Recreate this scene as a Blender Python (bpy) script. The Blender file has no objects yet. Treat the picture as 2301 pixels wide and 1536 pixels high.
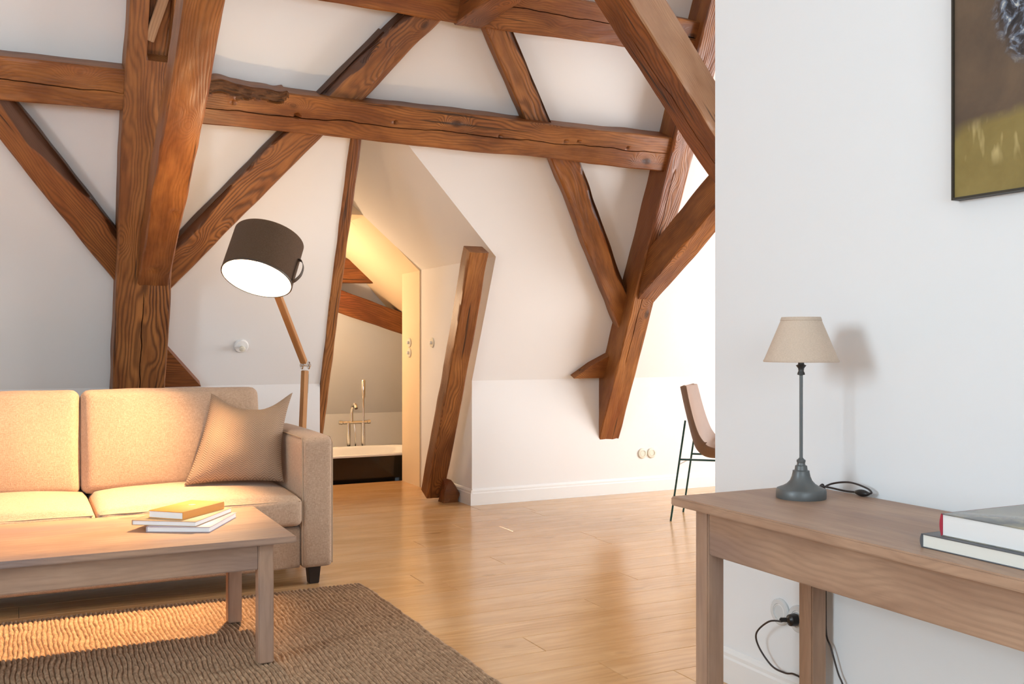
import bpy, bmesh, math, random
from mathutils import Vector, Matrix, noise

S = bpy.context.scene
COL = S.collection
V = Vector
PI = math.pi

# ------------------------------------------------------------------ camera
EYE = 1.18
YAW = math.atan(1105 / 2230)
cam_d = bpy.data.cameras.new('camera')
cam_d.sensor_width = 36.0
cam_d.lens = 2230 / 2301 * 36.0
cam_d.clip_start = 0.05
cam = bpy.data.objects.new('camera', cam_d)
cam.location = (0, 0, EYE)
cam.rotation_euler = (PI / 2, 0, -YAW)
COL.objects.link(cam)
S.camera = cam

# ------------------------------------------------------------------ world, exposure, daylight
S.view_settings.view_transform = 'Standard'
S.view_settings.look = 'None'
S.view_settings.gamma = 1.0
S.view_settings.use_curve_mapping = False
S.view_settings.exposure = 0.14
S.cycles.max_bounces = 5
S.cycles.diffuse_bounces = 3
S.cycles.glossy_bounces = 2
S.cycles.transmission_bounces = 3
S.cycles.transparent_max_bounces = 6
S.cycles.use_adaptive_sampling = True
S.cycles.adaptive_threshold = 0.15
S.cycles.adaptive_min_samples = 20
S.cycles.sample_clamp_indirect = 6.0
S.cycles.use_denoising = True
S.cycles.caustics_reflective = False
S.cycles.caustics_refractive = False

world = bpy.data.worlds.new('sky')
S.world = world
world.use_nodes = True
wn = world.node_tree.nodes['Background']
wn.inputs[0].default_value = (0.80, 0.90, 1.0, 1)
wn.inputs[1].default_value = 1.0


def daylight(name, loc, rot, sx, sy, power, color):
    d = bpy.data.lights.new(name, 'AREA')
    d.shape = 'RECTANGLE'
    d.size, d.size_y = sx, sy
    d.energy = power
    d.color = color
    o = bpy.data.objects.new(name, d)
    o.location = loc
    o.rotation_euler = rot
    COL.objects.link(o)


# windows of the room: one in the gable on the left, one in the bay on the right, an added one behind the camera for front fill
WIN_L = (1.0, 2.3, 1.25, 2.75)      # y0 y1 z0 z1 in the wall x = -3
WIN_R = (2.6, 5.4, 0.35, 2.45)      # y0 y1 z0 z1 in the wall x = 6.8
WIN_FILL = (-1.7, 1.5, 0.9, 2.5)       # x0 x1 z0 z1 in the wall y = -2.2
daylight('daylight_gable', (-3.3, 1.65, 2.0), (0, -PI / 2, 0), 1.5, 1.3, 150, (0.72, 0.88, 1.0))
daylight('daylight_bay', (7.1, 4.0, 1.4), (0, PI / 2, 0), 2.1, 2.8, 300, (0.97, 0.98, 1.0))
daylight('rear_fill', (-0.1, -2.5, 1.7), (PI / 2, 0, 0), 3.2, 1.6, 112, (0.74, 0.88, 1.0))  # fill light added behind the camera, coming through the unseen rear window


# ------------------------------------------------------------------ materials
def new_mat(name):
    m = bpy.data.materials.new(name)
    m.use_nodes = True
    nt = m.node_tree
    return m, nt, nt.nodes['Principled BSDF']


def nd(nt, t, **kw):
    n = nt.nodes.new(t)
    for k, v in kw.items():
        if k.startswith('i_'):
            n.inputs[k[2:].replace('_', ' ')].default_value = v
        else:
            setattr(n, k, v)
    return n


def lk(nt, a, b):
    nt.links.new(a, b)


def math_n(nt, op, a, b=None, c=None):
    n = nd(nt, 'ShaderNodeMath', operation=op)
    for i, v in enumerate((a, b, c)):
        if v is None:
            continue
        if isinstance(v, (int, float)):
            n.inputs[i].default_value = v
        else:
            lk(nt, v, n.inputs[i])
    return n.outputs[0]


def mapr(nt, val, a, b, c=0.0, d=1.0):
    n = nd(nt, 'ShaderNodeMapRange')
    lk(nt, val, n.inputs[0])
    for i, v in enumerate((a, b, c, d)):
        n.inputs[i + 1].default_value = v
    return n.outputs[0]


def mixc(nt, fac, a, b, mode='MIX'):
    n = nd(nt, 'ShaderNodeMix', data_type='RGBA', blend_type=mode)
    for idx, v in ((0, fac), (6, a), (7, b)):
        if isinstance(v, (int, float)):
            n.inputs[idx].default_value = v
        elif isinstance(v, tuple):
            n.inputs[idx].default_value = v if len(v) == 4 else (*v, 1)
        else:
            lk(nt, v, n.inputs[idx])
    return n.outputs[2]


def bump(nt, bsdf, height, strength=0.3, dist=0.01):
    b = nd(nt, 'ShaderNodeBump')
    b.inputs['Strength'].default_value = strength
    b.inputs['Distance'].default_value = dist
    lk(nt, height, b.inputs['Height'])
    lk(nt, b.outputs[0], bsdf.inputs['Normal'])


def obj_coord(nt, scale=(1, 1, 1), rand=True, amp=9.0):
    tc = nd(nt, 'ShaderNodeTexCoord')
    out = tc.outputs['Object']
    if rand:
        oi = nd(nt, 'ShaderNodeObjectInfo')
        cb = nd(nt, 'ShaderNodeCombineXYZ')
        for i, k in enumerate((1.0, 0.61, 0.37)):
            lk(nt, math_n(nt, 'MULTIPLY', oi.outputs['Random'], amp * k), cb.inputs[i])
        ad = nd(nt, 'ShaderNodeVectorMath', operation='ADD')
        lk(nt, out, ad.inputs[0])
        lk(nt, cb.outputs[0], ad.inputs[1])
        out2 = ad.outputs[0]
    else:
        out2 = out
    ml = nd(nt, 'ShaderNodeVectorMath', operation='MULTIPLY')
    lk(nt, out2, ml.inputs[0])
    ml.inputs[1].default_value = scale
    return ml.outputs[0], out


def noise_n(nt, vec, scale, detail=3.0, rough=0.55, dist=0.0):
    n = nd(nt, 'ShaderNodeTexNoise')
    n.inputs['Scale'].default_value = scale
    n.inputs['Detail'].default_value = detail
    n.inputs['Roughness'].default_value = rough
    n.inputs['Distortion'].default_value = dist
    lk(nt, vec, n.inputs['Vector'])
    return n.outputs['Fac']


def wood_mat(name, light, mid, dark, ring=0.011, grain=1.0, rough=0.5, knot=1.0, patch=None, bmp=0.35, patch_amt=0.5, wav=0.10, checks=0.0):
    """softwood: growth rings along local x, knots, fibres, colour patches"""
    m, nt, b = new_mat(name)
    v, raw = obj_coord(nt)
    ms = nd(nt, 'ShaderNodeVectorMath', operation='MULTIPLY')
    lk(nt, v, ms.inputs[0]); ms.inputs[1].default_value = (0.7, 2.6, 2.6)
    w1 = noise_n(nt, ms.outputs[0], 1.6, 2.0)
    sx = nd(nt, 'ShaderNodeSeparateXYZ'); lk(nt, v, sx.inputs[0])
    # knots
    kv = nd(nt, 'ShaderNodeVectorMath', operation='MULTIPLY')
    lk(nt, v, kv.inputs[0]); kv.inputs[1].default_value = (2.8, 4.8, 0.35)
    vo = nd(nt, 'ShaderNodeTexVoronoi', feature='F1'); vo.inputs['Scale'].default_value = 1.0
    lk(nt, kv.outputs[0], vo.inputs['Vector'])
    kd = vo.outputs['Distance']
    kn = mapr(nt, kd, 0.07, 0.13, 1.0, 0.0)
    kf = mapr(nt, kd, 0.0, 0.42, 1.0, 0.0)
    kf2 = math_n(nt, 'MULTIPLY', kf, kf)
    # ring distance
    zz = math_n(nt, 'ADD', math_n(nt, 'MULTIPLY', w1, wav), math_n(nt, 'MULTIPLY', sx.outputs[2], 0.75))
    yy = math_n(nt, 'MULTIPLY', sx.outputs[1], 0.42)
    rr = math_n(nt, 'ADD', math_n(nt, 'ADD', zz, yy), math_n(nt, 'MULTIPLY', kf2, 0.10 * knot))
    fine = nd(nt, 'ShaderNodeVectorMath', operation='MULTIPLY')
    lk(nt, v, fine.inputs[0]); fine.inputs[1].default_value = (3.0, 60, 60)
    fib = noise_n(nt, fine.outputs[0], 2.0, 3.0, 0.65)
    ph = math_n(nt, 'ADD', math_n(nt, 'MULTIPLY', rr, 2 * PI / ring), math_n(nt, 'MULTIPLY', fib, 1.6))
    rg = math_n(nt, 'MULTIPLY_ADD', math_n(nt, 'SINE', ph), 0.5, 0.5)
    rg2 = math_n(nt, 'POWER', rg, 1.7)
    # where the grain shows strongly
    gm = mapr(nt, noise_n(nt, ms.outputs[0], 0.9, 1.0), 0.38, 0.68, 0.25, 1.0)
    gfac = math_n(nt, 'MULTIPLY', math_n(nt, 'MULTIPLY', rg2, gm), 0.75 * grain)
    tone = noise_n(nt, ms.outputs[0], 3.1, 4.0, 0.6)
    base = mixc(nt, mapr(nt, tone, 0.38, 0.64), mid, light)
    if patch:
        pn = mapr(nt, noise_n(nt, ms.outputs[0], 1.3, 3.0), 0.5, 0.7)
        base = mixc(nt, math_n(nt, 'MULTIPLY', pn, patch_amt), base, patch)
    c1 = mixc(nt, gfac, base, dark)
    c2 = mixc(nt, math_n(nt, 'MULTIPLY', mapr(nt, fib, 0.52, 0.8), 0.35), c1, dark)
    if checks:
        cv_ = nd(nt, 'ShaderNodeVectorMath', operation='MULTIPLY')
        lk(nt, v, cv_.inputs[0]); cv_.inputs[1].default_value = (1.1, 34, 34)
        ck = mapr(nt, noise_n(nt, cv_.outputs[0], 1.0, 2.0, 0.5), 0.67, 0.72)
        c2 = mixc(nt, math_n(nt, 'MULTIPLY', ck, checks), c2, tuple(x * 0.3 for x in dark))
    at = nd(nt, 'ShaderNodeAttribute', attribute_name='bark')
    bk_ = math_n(nt, 'MULTIPLY', mapr(nt, math_n(nt, 'ADD', at.outputs['Fac'], math_n(nt, 'MULTIPLY', math_n(nt, 'SUBTRACT', fib, 0.5), 0.5)), 0.35, 0.60), 0.88)
    c2 = mixc(nt, bk_, c2, mixc(nt, tone, (0.030, 0.010, 0.004), (0.105, 0.038, 0.014)))
    kc = tuple(x * 0.45 for x in dark)
    c3 = mixc(nt, math_n(nt, 'MULTIPLY', kn, 0.8 * min(1, knot)), c2, kc)
    lk(nt, c3, b.inputs['Base Color'])
    b.inputs['Roughness'].default_value = rough
    h = math_n(nt, 'ADD', math_n(nt, 'MULTIPLY', gfac, -1.0), math_n(nt, 'MULTIPLY', fib, -0.6))
    bump(nt, b, h, bmp, 0.004)
    return m


def plain(name, col, rough=0.5, metal=0.0, bmp=0.0, bscale=200, var=0.0, vscale=4, **kw):
    m, nt, b = new_mat(name)
    b.inputs['Base Color'].default_value = (*col, 1)
    b.inputs['Roughness'].default_value = rough
    b.inputs['Metallic'].default_value = metal
    for k, v in kw.items():
        b.inputs[k.replace('_', ' ')].default_value = v
    if var or bmp:
        v, raw = obj_coord(nt, rand=False)
        if var:
            n = noise_n(nt, v, vscale, 4)
            lk(nt, mixc(nt, mapr(nt, n, 0.3, 0.7), tuple(c * (1 - var) for c in col), tuple(min(1, c * (1 + var)) for c in col)), b.inputs['Base Color'])
        if bmp:
            bump(nt, b, noise_n(nt, v, bscale, 3), bmp, 0.002)
    return m


def weave_mat(name, c_lo, c_hi, scale=420, rough=0.95, stretch=6.0, bmp=0.5, trans=0.0, through=None):
    m, nt, b = new_mat(name)
    v, raw = obj_coord(nt, rand=True, amp=3.0)
    outs = []
    for sc in ((1, stretch, stretch), (stretch, stretch, 1), (stretch, 1, stretch)):
        s = nd(nt, 'ShaderNodeVectorMath', operation='MULTIPLY')
        lk(nt, v, s.inputs[0]); s.inputs[1].default_value = sc
        outs.append(noise_n(nt, s.outputs[0], scale / stretch, 2.0, 0.6))
    t = math_n(nt, 'ADD', math_n(nt, 'ADD', outs[0], outs[1]), outs[2])
    t = mapr(nt, t, 1.25, 1.78)
    big = noise_n(nt, v, 5, 2)
    c = mixc(nt, t, c_lo, c_hi)
    c = mixc(nt, mapr(nt, big, 0.35, 0.7, 0, 0.18), c, c_lo)
    lk(nt, c, b.inputs['Base Color'])
    b.inputs['Roughness'].default_value = rough
    b.inputs['Sheen Weight'].default_value = 0.15
    bump(nt, b, t, bmp, 0.0015)
    if trans:
        b.inputs['Transmission Weight'].default_value = 0.0
        tr = nd(nt, 'ShaderNodeBsdfTranslucent'); lk(nt, mixc(nt, 0.6 if through else 0.0, c, through or (0, 0, 0)), tr.inputs[0])
        mx = nd(nt, 'ShaderNodeMixShader'); mx.inputs[0].default_value = trans
        out = nt.nodes['Material Output']
        lk(nt, b.outputs[0], mx.inputs[1]); lk(nt, tr.outputs[0], mx.inputs[2]); lk(nt, mx.outputs[0], out.inputs[0])
    return m


M = {}
M['plaster'] = plain('white_plaster', (0.84, 0.815, 0.79), 0.9, bmp=0.05, bscale=35)
M['plaster_cool'] = plain('white_wall_paint', (0.835, 0.835, 0.83), 0.9, bmp=0.05, bscale=35)
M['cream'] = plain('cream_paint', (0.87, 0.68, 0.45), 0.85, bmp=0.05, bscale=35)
M['bath_wall'] = plain('pale_beige_paint', (0.83, 0.83, 0.82), 0.85)
M['white_gloss'] = plain('white_lacquer', (0.84, 0.825, 0.80), 0.45)
M['beam'] = wood_mat('old_timber', (0.37, 0.140, 0.036), (0.185, 0.058, 0.013), (0.052, 0.013, 0.003), ring=0.0075, grain=0.85, patch=(0.25, 0.066, 0.018), rough=0.42, patch_amt=0.7, checks=0.85)
M['beam_dark'] = wood_mat('dark_timber', (0.28, 0.098, 0.025), (0.145, 0.043, 0.010), (0.042, 0.011, 0.003), ring=0.008, grain=0.8, patch=(0.22, 0.058, 0.017), rough=0.45, patch_amt=0.7, checks=0.85)
M['beam_grey'] = wood_mat('weathered_daylit_timber', (0.42, 0.255, 0.145), (0.33, 0.18, 0.095), (0.15, 0.07, 0.032), ring=0.009, patch=(0.30, 0.14, 0.06), grain=0.5, checks=0.85)  # grey of the notch plank, and daylight painted onto the heavy brace
M['beam_grain'] = wood_mat('coarse_grained_timber', (0.36, 0.140, 0.038), (0.205, 0.068, 0.017), (0.045, 0.011, 0.003), ring=0.0105, grain=1.15, bmp=0.6, rough=0.52, wav=0.14, checks=0.85)
M['rot'] = wood_mat('rotten_timber', (0.20, 0.09, 0.035), (0.10, 0.04, 0.015), (0.03, 0.010, 0.004), ring=0.02, bmp=0.9, rough=0.9)
M['oak'] = wood_mat('oak_floor', (0.70, 0.415, 0.190), (0.60, 0.335, 0.138), (0.38, 0.185, 0.068), ring=0.02, grain=0.38, rough=0.20, knot=0.25, patch=(0.66, 0.43, 0.24), bmp=0.05, wav=0.12)
M['table'] = wood_mat('stained_pine', (0.47, 0.295, 0.192), (0.36, 0.212, 0.135), (0.185, 0.105, 0.068), ring=0.014, grain=0.34, rough=0.45, knot=0.5, patch=(0.255, 0.180, 0.160), bmp=0.15, wav=0.16, patch_amt=0.9)
M['linen'] = weave_mat('sofa_linen', (0.37, 0.245, 0.158), (0.60, 0.43, 0.305), scale=620, stretch=9.0)
M['piping'] = plain('linen_piping', (0.46, 0.32, 0.21), 0.95)
M['shade'] = weave_mat('lamp_fabric', (0.075, 0.052, 0.034), (0.20, 0.143, 0.094), scale=620, trans=0.5, through=(0.55, 0.32, 0.15))
M['lining'] = plain('white_shade_lining', (0.9, 0.88, 0.84), 0.7)
M['leather'] = plain('dark_leather_strap', (0.06, 0.042, 0.03), 0.5)
M['lampwood'] = wood_mat('lamp_ash_wood', (0.52, 0.26, 0.095), (0.45, 0.20, 0.065), (0.30, 0.12, 0.04), ring=0.012, grain=0.4, knot=0.0, rough=0.4, bmp=0.08)
M['chrome'] = plain('chrome', (0.80, 0.78, 0.75), 0.12, 1.0)
M['steel'] = plain('brushed_steel', (0.55, 0.53, 0.5), 0.3, 1.0)
M['sofa_leg'] = plain('dark_stained_wood', (0.022, 0.014, 0.011), 0.4)
M['lampmetal'] = plain('grey_painted_metal', (0.115, 0.122, 0.12), 0.42, 0.2)
M['lampmetal_dark'] = plain('dark_grey_metal', (0.05, 0.05, 0.048), 0.4, 0.3)
M['cone_shade'] = weave_mat('beige_lampshade', (0.66, 0.52, 0.40), (0.78, 0.63, 0.50), scale=700, bmp=0.15, trans=0.25)
M['black'] = plain('black_plastic', (0.012, 0.011, 0.011), 0.35)
M['cord'] = plain('dark_cable', (0.035, 0.022, 0.018), 0.5)
M['green'] = plain('dark_green_metal', (0.010, 0.055, 0.042), 0.35, 0.3)
M['chair'] = plain('taupe_leather', (0.215, 0.122, 0.074), 0.6, var=0.08, vscale=8)
M['tub_black'] = plain('black_tub_enamel', (0.014, 0.010, 0.007), 0.12)
M['tub_white'] = plain('white_tub_enamel', (0.86, 0.84, 0.80), 0.12)
M['tile'] = plain('bathroom_floor_tile', (0.35, 0.30, 0.25), 0.5)
M['page'] = plain('book_pages', (0.80, 0.79, 0.77), 0.9)
M['page_cream'] = plain('cream_book_pages', (0.80, 0.77, 0.69), 0.9)
M['book_orange'] = plain('ochre_book_cloth', (0.62, 0.27, 0.045), 0.7, bmp=0.1, bscale=600)
M['book_tan'] = plain('tan_book_cover', (0.50, 0.33, 0.18), 0.6)
M['book_lilac'] = plain('grey_lilac_book_cover', (0.46, 0.38, 0.42), 0.5)
M['book_grey'] = plain('dark_grey_book_cover', (0.10, 0.105, 0.115), 0.4)
M['book_red'] = plain('red_book_cloth', (0.40, 0.02, 0.045), 0.6)
M['silver'] = plain('silver_stamp', (0.55, 0.5, 0.55), 0.35, 0.6)
M['socket'] = plain('ivory_socket_plastic', (0.74, 0.70, 0.58), 0.35)
M['socket_white'] = plain('white_socket_plastic', (0.82, 0.81, 0.78), 0.35)
M['glassrim'] = plain('clear_acrylic_rim', (0.70, 0.715, 0.71), 0.15)
M['bulb'] = None


def emit(name, col, strength):
    m, nt, b = new_mat(name)
    b.inputs['Base Color'].default_value = (*col, 1)
    b.inputs['Emission Color'].default_value = (*col, 1)
    b.inputs['Emission Strength'].default_value = strength
    return m


M['bulb'] = emit('lit_bulb', (1.0, 0.86, 0.66), 25)


def glass_mat():
    m, nt, b = new_mat('window_glass')
    t = nd(nt, 'ShaderNodeBsdfTransparent')
    g = nd(nt, 'ShaderNodeBsdfGlossy'); g.inputs['Roughness'].default_value = 0.02
    mx = nd(nt, 'ShaderNodeMixShader'); mx.inputs[0].default_value = 0.06
    lk(nt, t.outputs[0], mx.inputs[1]); lk(nt, g.outputs[0], mx.inputs[2])
    lk(nt, mx.outputs[0], nt.nodes['Material Output'].inputs[0])
    return m


M['glass'] = glass_mat()


# ------------------------------------------------------------------ object helpers
def obj(name, verts, faces, mat, parent=None, smooth=False, sharp=40, mats=None, fmat=None):
    me = bpy.data.meshes.new(name)
    me.from_pydata([tuple(v) for v in verts], [], faces)
    me.materials.append(mat)
    if mats:
        for x in mats:
            me.materials.append(x)
    if fmat:
        me.polygons.foreach_set('material_index', fmat)
    if smooth:
        me.polygons.foreach_set('use_smooth', [True] * len(me.polygons))
        me.set_sharp_from_angle(angle=math.radians(sharp))
    me.update()
    o = bpy.data.objects.new(name, me)
    COL.objects.link(o)
    if parent:
        o.parent = parent
    return o


def from_bm(name, bm, mat, parent=None, smooth=False, sharp=40):
    me = bpy.data.meshes.new(name)
    bmesh.ops.recalc_face_normals(bm, faces=bm.faces)
    bm.to_mesh(me); bm.free()
    me.materials.append(mat)
    if smooth:
        me.polygons.foreach_set('use_smooth', [True] * len(me.polygons))
        me.set_sharp_from_angle(angle=math.radians(sharp))
    o = bpy.data.objects.new(name, me)
    COL.objects.link(o)
    if parent:
        o.parent = parent
    return o


def tag(o, label, cat, group=None, kind=None):
    o['label'] = label
    o['category'] = cat
    if group: o['group'] = group
    if kind: o['kind'] = kind
    return o


def thing(name, loc, label, cat, rotz=0.0, group=None):
    o = bpy.data.objects.new(name, None)
    o.empty_display_size = 0.1
    o.location = loc
    o.rotation_euler = (0, 0, rotz)
    COL.objects.link(o)
    return tag(o, label, cat, group)


def struct(o, label=None, cat=None):
    o['kind'] = 'structure'
    if label: o['label'] = label
    if cat: o['category'] = cat
    return o


def bm_box(bm, x0, x1, y0, y1, z0, z1):
    vs = [bm.verts.new(p) for p in ((x0, y0, z0), (x1, y0, z0), (x1, y1, z0), (x0, y1, z0), (x0, y0, z1), (x1, y0, z1), (x1, y1, z1), (x0, y1, z1))]
    for f in ((0, 3, 2, 1), (4, 5, 6, 7), (0, 1, 5, 4), (1, 2, 6, 5), (2, 3, 7, 6), (3, 0, 4, 7)):
        bm.faces.new([vs[i] for i in f])
    return vs


def box(name, x0, x1, y0, y1, z0, z1, mat, parent=None, bevel=0.0, seg=2):
    bm = bmesh.new()
    bm_box(bm, x0, x1, y0, y1, z0, z1)
    if bevel:
        bmesh.ops.bevel(bm, geom=list(bm.edges), offset=bevel, segments=seg, affect='EDGES', profile=0.5)
    return from_bm(name, bm, mat, parent, smooth=bool(bevel), sharp=50)


def prism(name, poly, ext, mat, parent=None):
    """closed polygon (3-D points) extruded along the vector ext"""
    n = len(poly)
    e = V(ext)
    vs = [V(p) for p in poly] + [V(p) + e for p in poly]
    fs = [tuple(range(n)), tuple(range(2 * n - 1, n - 1, -1))]
    for i in range(n):
        j = (i + 1) % n
        fs.append((i, i + n, j + n, j))
    bm = bmesh.new()
    bv = [bm.verts.new(v) for v in vs]
    for f in fs:
        bm.faces.new([bv[i] for i in f])
    return from_bm(name, bm, mat, parent)


def lathe(name, prof, mat, parent=None, seg=40, center=(0, 0, 0), axis=None, smooth=True, sharp=35, cap=True):
    """prof = [(r, h)...] turned about z, or about axis"""
    vs, fs = [], []
    q = Matrix.Identity(3)
    if axis is not None:
        q = V((0, 0, 1)).rotation_difference(V(axis).normalized()).to_matrix()
    c = V(center)
    for r, h in prof:
        for i in range(seg):
            a = 2 * PI * i / seg
            vs.append(c + q @ V((r * math.cos(a), r * math.sin(a), h)))
    for k in range(len(prof) - 1):
        for i in range(seg):
            j = (i + 1) % seg
            fs.append((k * seg + i, k * seg + j, (k + 1) * seg + j, (k + 1) * seg + i))
    if cap:
        fs.append(tuple(range(seg - 1, -1, -1)))
        fs.append(tuple(range((len(prof) - 1) * seg, len(prof) * seg)))
    return obj(name, vs, fs, mat, parent, smooth, sharp)


def catmull(pts, sub=8):
    P = [V(p) for p in pts]
    out = []
    for i in range(len(P) - 1):
        p0 = P[max(i - 1, 0)]; p1 = P[i]; p2 = P[i + 1]; p3 = P[min(i + 2, len(P) - 1)]
        for s in range(sub):
            t = s / sub
            out.append(0.5 * ((2 * p1) + (-p0 + p2) * t + (2 * p0 - 5 * p1 + 4 * p2 - p3) * t * t + (-p0 + 3 * p1 - 3 * p2 + p3) * t ** 3))
    out.append(P[-1])
    return out


def tube(name, pts, r, mat, parent=None, seg=8, curve=True, sub=8):
    P = catmull(pts, sub) if curve else [V(p) for p in pts]
    vs, fs = [], []
    up = V((0, 0, 1))
    prev = None
    for i, p in enumerate(P):
        t = (P[min(i + 1, len(P) - 1)] - P[max(i - 1, 0)]).normalized()
        if prev is None:
            a = up if abs(t.z) < 0.9 else V((1, 0, 0))
            x = t.cross(a).normalized()
        else:
            x = (prev - t * prev.dot(t)).normalized()
        prev = x
        y = t.cross(x)
        for k in range(seg):
            an = 2 * PI * k / seg
            vs.append(p + x * (r * math.cos(an)) + y * (r * math.sin(an)))
    for i in range(len(P) - 1):
        for k in range(seg):
            j = (k + 1) % seg
            fs.append((i * seg + k, i * seg + j, (i + 1) * seg + j, (i + 1) * seg + k))
    fs.append(tuple(range(seg - 1, -1, -1)))
    fs.append(tuple(range((len(P) - 1) * seg, len(P) * seg)))
    return obj(name, vs, fs, mat, parent, True, 60)


def set_frame(o, origin, ex, ey, ez):
    m = Matrix((ex, ey, ez)).transposed().to_4x4()
    m.translation = origin
    o.matrix_world = m


# slope of the roof: foot on the knee wall, rising towards the room
TH = math.radians(65)
YB, ZK = 6.556, 0.90                       # back wall, height of its kink
NS = V((0, -math.sin(TH), -math.cos(TH)))  # out of the slope into the room
UPS = V((0, -math.cos(TH), math.sin(TH)))  # up the slope


def on_slope(X, z, d=0.0):
    """point at height z lying d in front of the roof slope"""
    D = math.sin(TH) * YB + math.cos(TH) * ZK - d
    return V((X, (D - math.cos(TH) * z) / math.sin(TH), z))


# ------------------------------------------------------------------ setting: floor
XL, XR, YF = -3.0, 6.8, -2.2
ZC = 3.75
floor = struct(box('floor', XL, XR, YF, YB + 0.1, -0.12, -0.018, M['tile']), 'honey oak plank floor of the attic room', 'floor')
rnd = random.Random(5)


def plank(x0, x1, y0, y1):
    g, c, zt, zb = 0.0008, 0.0018, 0.0, -0.017
    x0 += g; x1 -= g; y0 += g; y1 -= g
    L, W = x1 - x0, y1 - y0
    vs = [(0, 0, zb), (L, 0, zb), (L, W, zb), (0, W, zb), (0, 0, zt - c), (L, 0, zt - c), (L, W, zt - c), (0, W, zt - c),
          (c, c, zt), (L - c, c, zt), (L - c, W - c, zt), (c, W - c, zt)]
    fs = [(0, 3, 2, 1), (0, 1, 5, 4), (1, 2, 6, 5), (2, 3, 7, 6), (3, 0, 4, 7), (4, 5, 9, 8), (5, 6, 10, 9), (6, 7, 11, 10), (7, 4, 8, 11), (8, 9, 10, 11)]
    o = obj('plank', vs, fs, M['oak'])
    o.location = (x0, y0, 0)
    o.parent = floor


PW = 0.2
JOINT = {2.94: 1.91, 3.34: 1.80, 3.74: 2.32, 4.54: 1.77, 4.74: 2.31, 5.34: 2.09, 3.14: 3.05, 3.54: 0.95, 3.94: 3.3, 4.14: 2.75, 4.94: 3.1, 5.14: 1.0}
row = 2.94 - 26 * PW
while row < YB - 0.01:
    y0, y1 = max(row, YF), min(row + PW, YB + 0.02)
    if y1 > y0 + 0.03:
        key = round(row, 2)
        j0 = JOINT.get(key, rnd.uniform(0.4, 2.6))
        xs = [j0]
        while xs[0] > XL + 0.6: xs.insert(0, xs[0] - rnd.uniform(2.0, 2.5))
        while xs[-1] < XR - 0.6: xs.append(xs[-1] + rnd.uniform(2.0, 2.5))
        xs = [XL] + [x for x in xs if XL + 0.3 < x < XR - 0.3] + [XR]
        for a, b_ in zip(xs, xs[1:]):
            plank(a, b_, y0, y1)
    row += PW
PX0, PX1 = 1.806, 2.925                    # the passage
struct(box('floor_passage_base', PX0, PX1, YB + 0.1, 8.0, -0.35, -0.018, M['tile']), 'oak floor base of the passage behind the truss', 'floor')
row = YB + 0.02
while row < 7.98:
    plank(PX0, PX1, row, min(row + PW, 8.0))
    row += PW

# ------------------------------------------------------------------ setting: walls
kn = bmesh.new()
bm_box(kn, XL, PX0, YB, YB + 0.15, -0.05, ZK)
bm_box(kn, PX1, XR, YB, YB + 0.15, -0.05, ZK)
struct(from_bm('wall_back', kn, M['plaster']), 'white knee wall below the roof slope', 'wall')


def slope_poly(pts):
    return [on_slope(x, z) for x, z in pts]


ZT = ZC + 0.1
bmS = bmesh.new()
for pts in ([(XL, ZK), (PX0, ZK), (PX0, ZT), (XL, ZT)], [(PX1, ZK), (XR, ZK), (XR, ZT), (PX1, ZT)],
            [(PX0, 2.57), (1.99, 2.57), (PX1, 2.57), (PX1, ZT), (PX0, ZT)], [(PX1, 1.765), (PX1, 2.57), (1.99, 2.57)]):
    P = slope_poly(pts)
    n = len(P)
    a = [bmS.verts.new(p) for p in P]
    b2 = [bmS.verts.new(p + V((0, 0.15, 0))) for p in P]
    bmS.faces.new(a); bmS.faces.new(b2[::-1])
    for i in range(n):
        j = (i + 1) % n
        bmS.faces.new((a[i], a[j], b2[j], b2[i]))
struct(from_bm('wall_back_slope', bmS, M['plaster']), 'white plastered roof slope behind the timber frame', 'wall')

DW = 7.58                                   # wall of the bathroom door


def ys(z): return on_slope(0, z).y + 0.15


struct(prism('wall_passage_right', [(PX1, YB + 0.15, -0.02), (PX1, DW, -0.02), (PX1, DW, 1.765), (PX1, ys(1.765), 1.765), (PX1, YB + 0.15, ZK)], (0.07, 0, 0), M['plaster']), 'right side wall of the passage', 'wall')
struct(prism('wall_passage_left', [(PX0, YB + 0.15, -0.02), (PX0, 8.0, -0.02), (PX0, 8.0, 2.57), (PX0, ys(2.57), 2.57), (PX0, YB + 0.15, ZK)], (-0.07, 0, 0), M['plaster']), 'left side wall of the passage', 'wall')
cp = [(PX1, ys(1.765), 1.765), (PX1, DW, 1.765), (1.99, DW, 2.57), (1.99, ys(2.57), 2.57)]
struct(prism('ceiling_passage', cp, (0.05, 0, 0.06), M['plaster']), 'slanting ceiling of the passage', 'ceiling')
struct(box('ceiling_passage_top', PX0 - 0.05, 1.995, ys(2.57), DW + 0.1, 2.57, 2.62, M['plaster']), 'flat strip at the top of the passage ceiling', 'ceiling')
# wall above the bathroom opening
struct(prism('wall_passage_end', [(PX0, DW, 2.20), (2.475, DW, 2.20), (2.04, DW, 2.60), (PX0, DW, 2.60)], (0, 0.39, 0), M['plaster']), 'small wall above the bathroom opening', 'wall')
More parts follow.
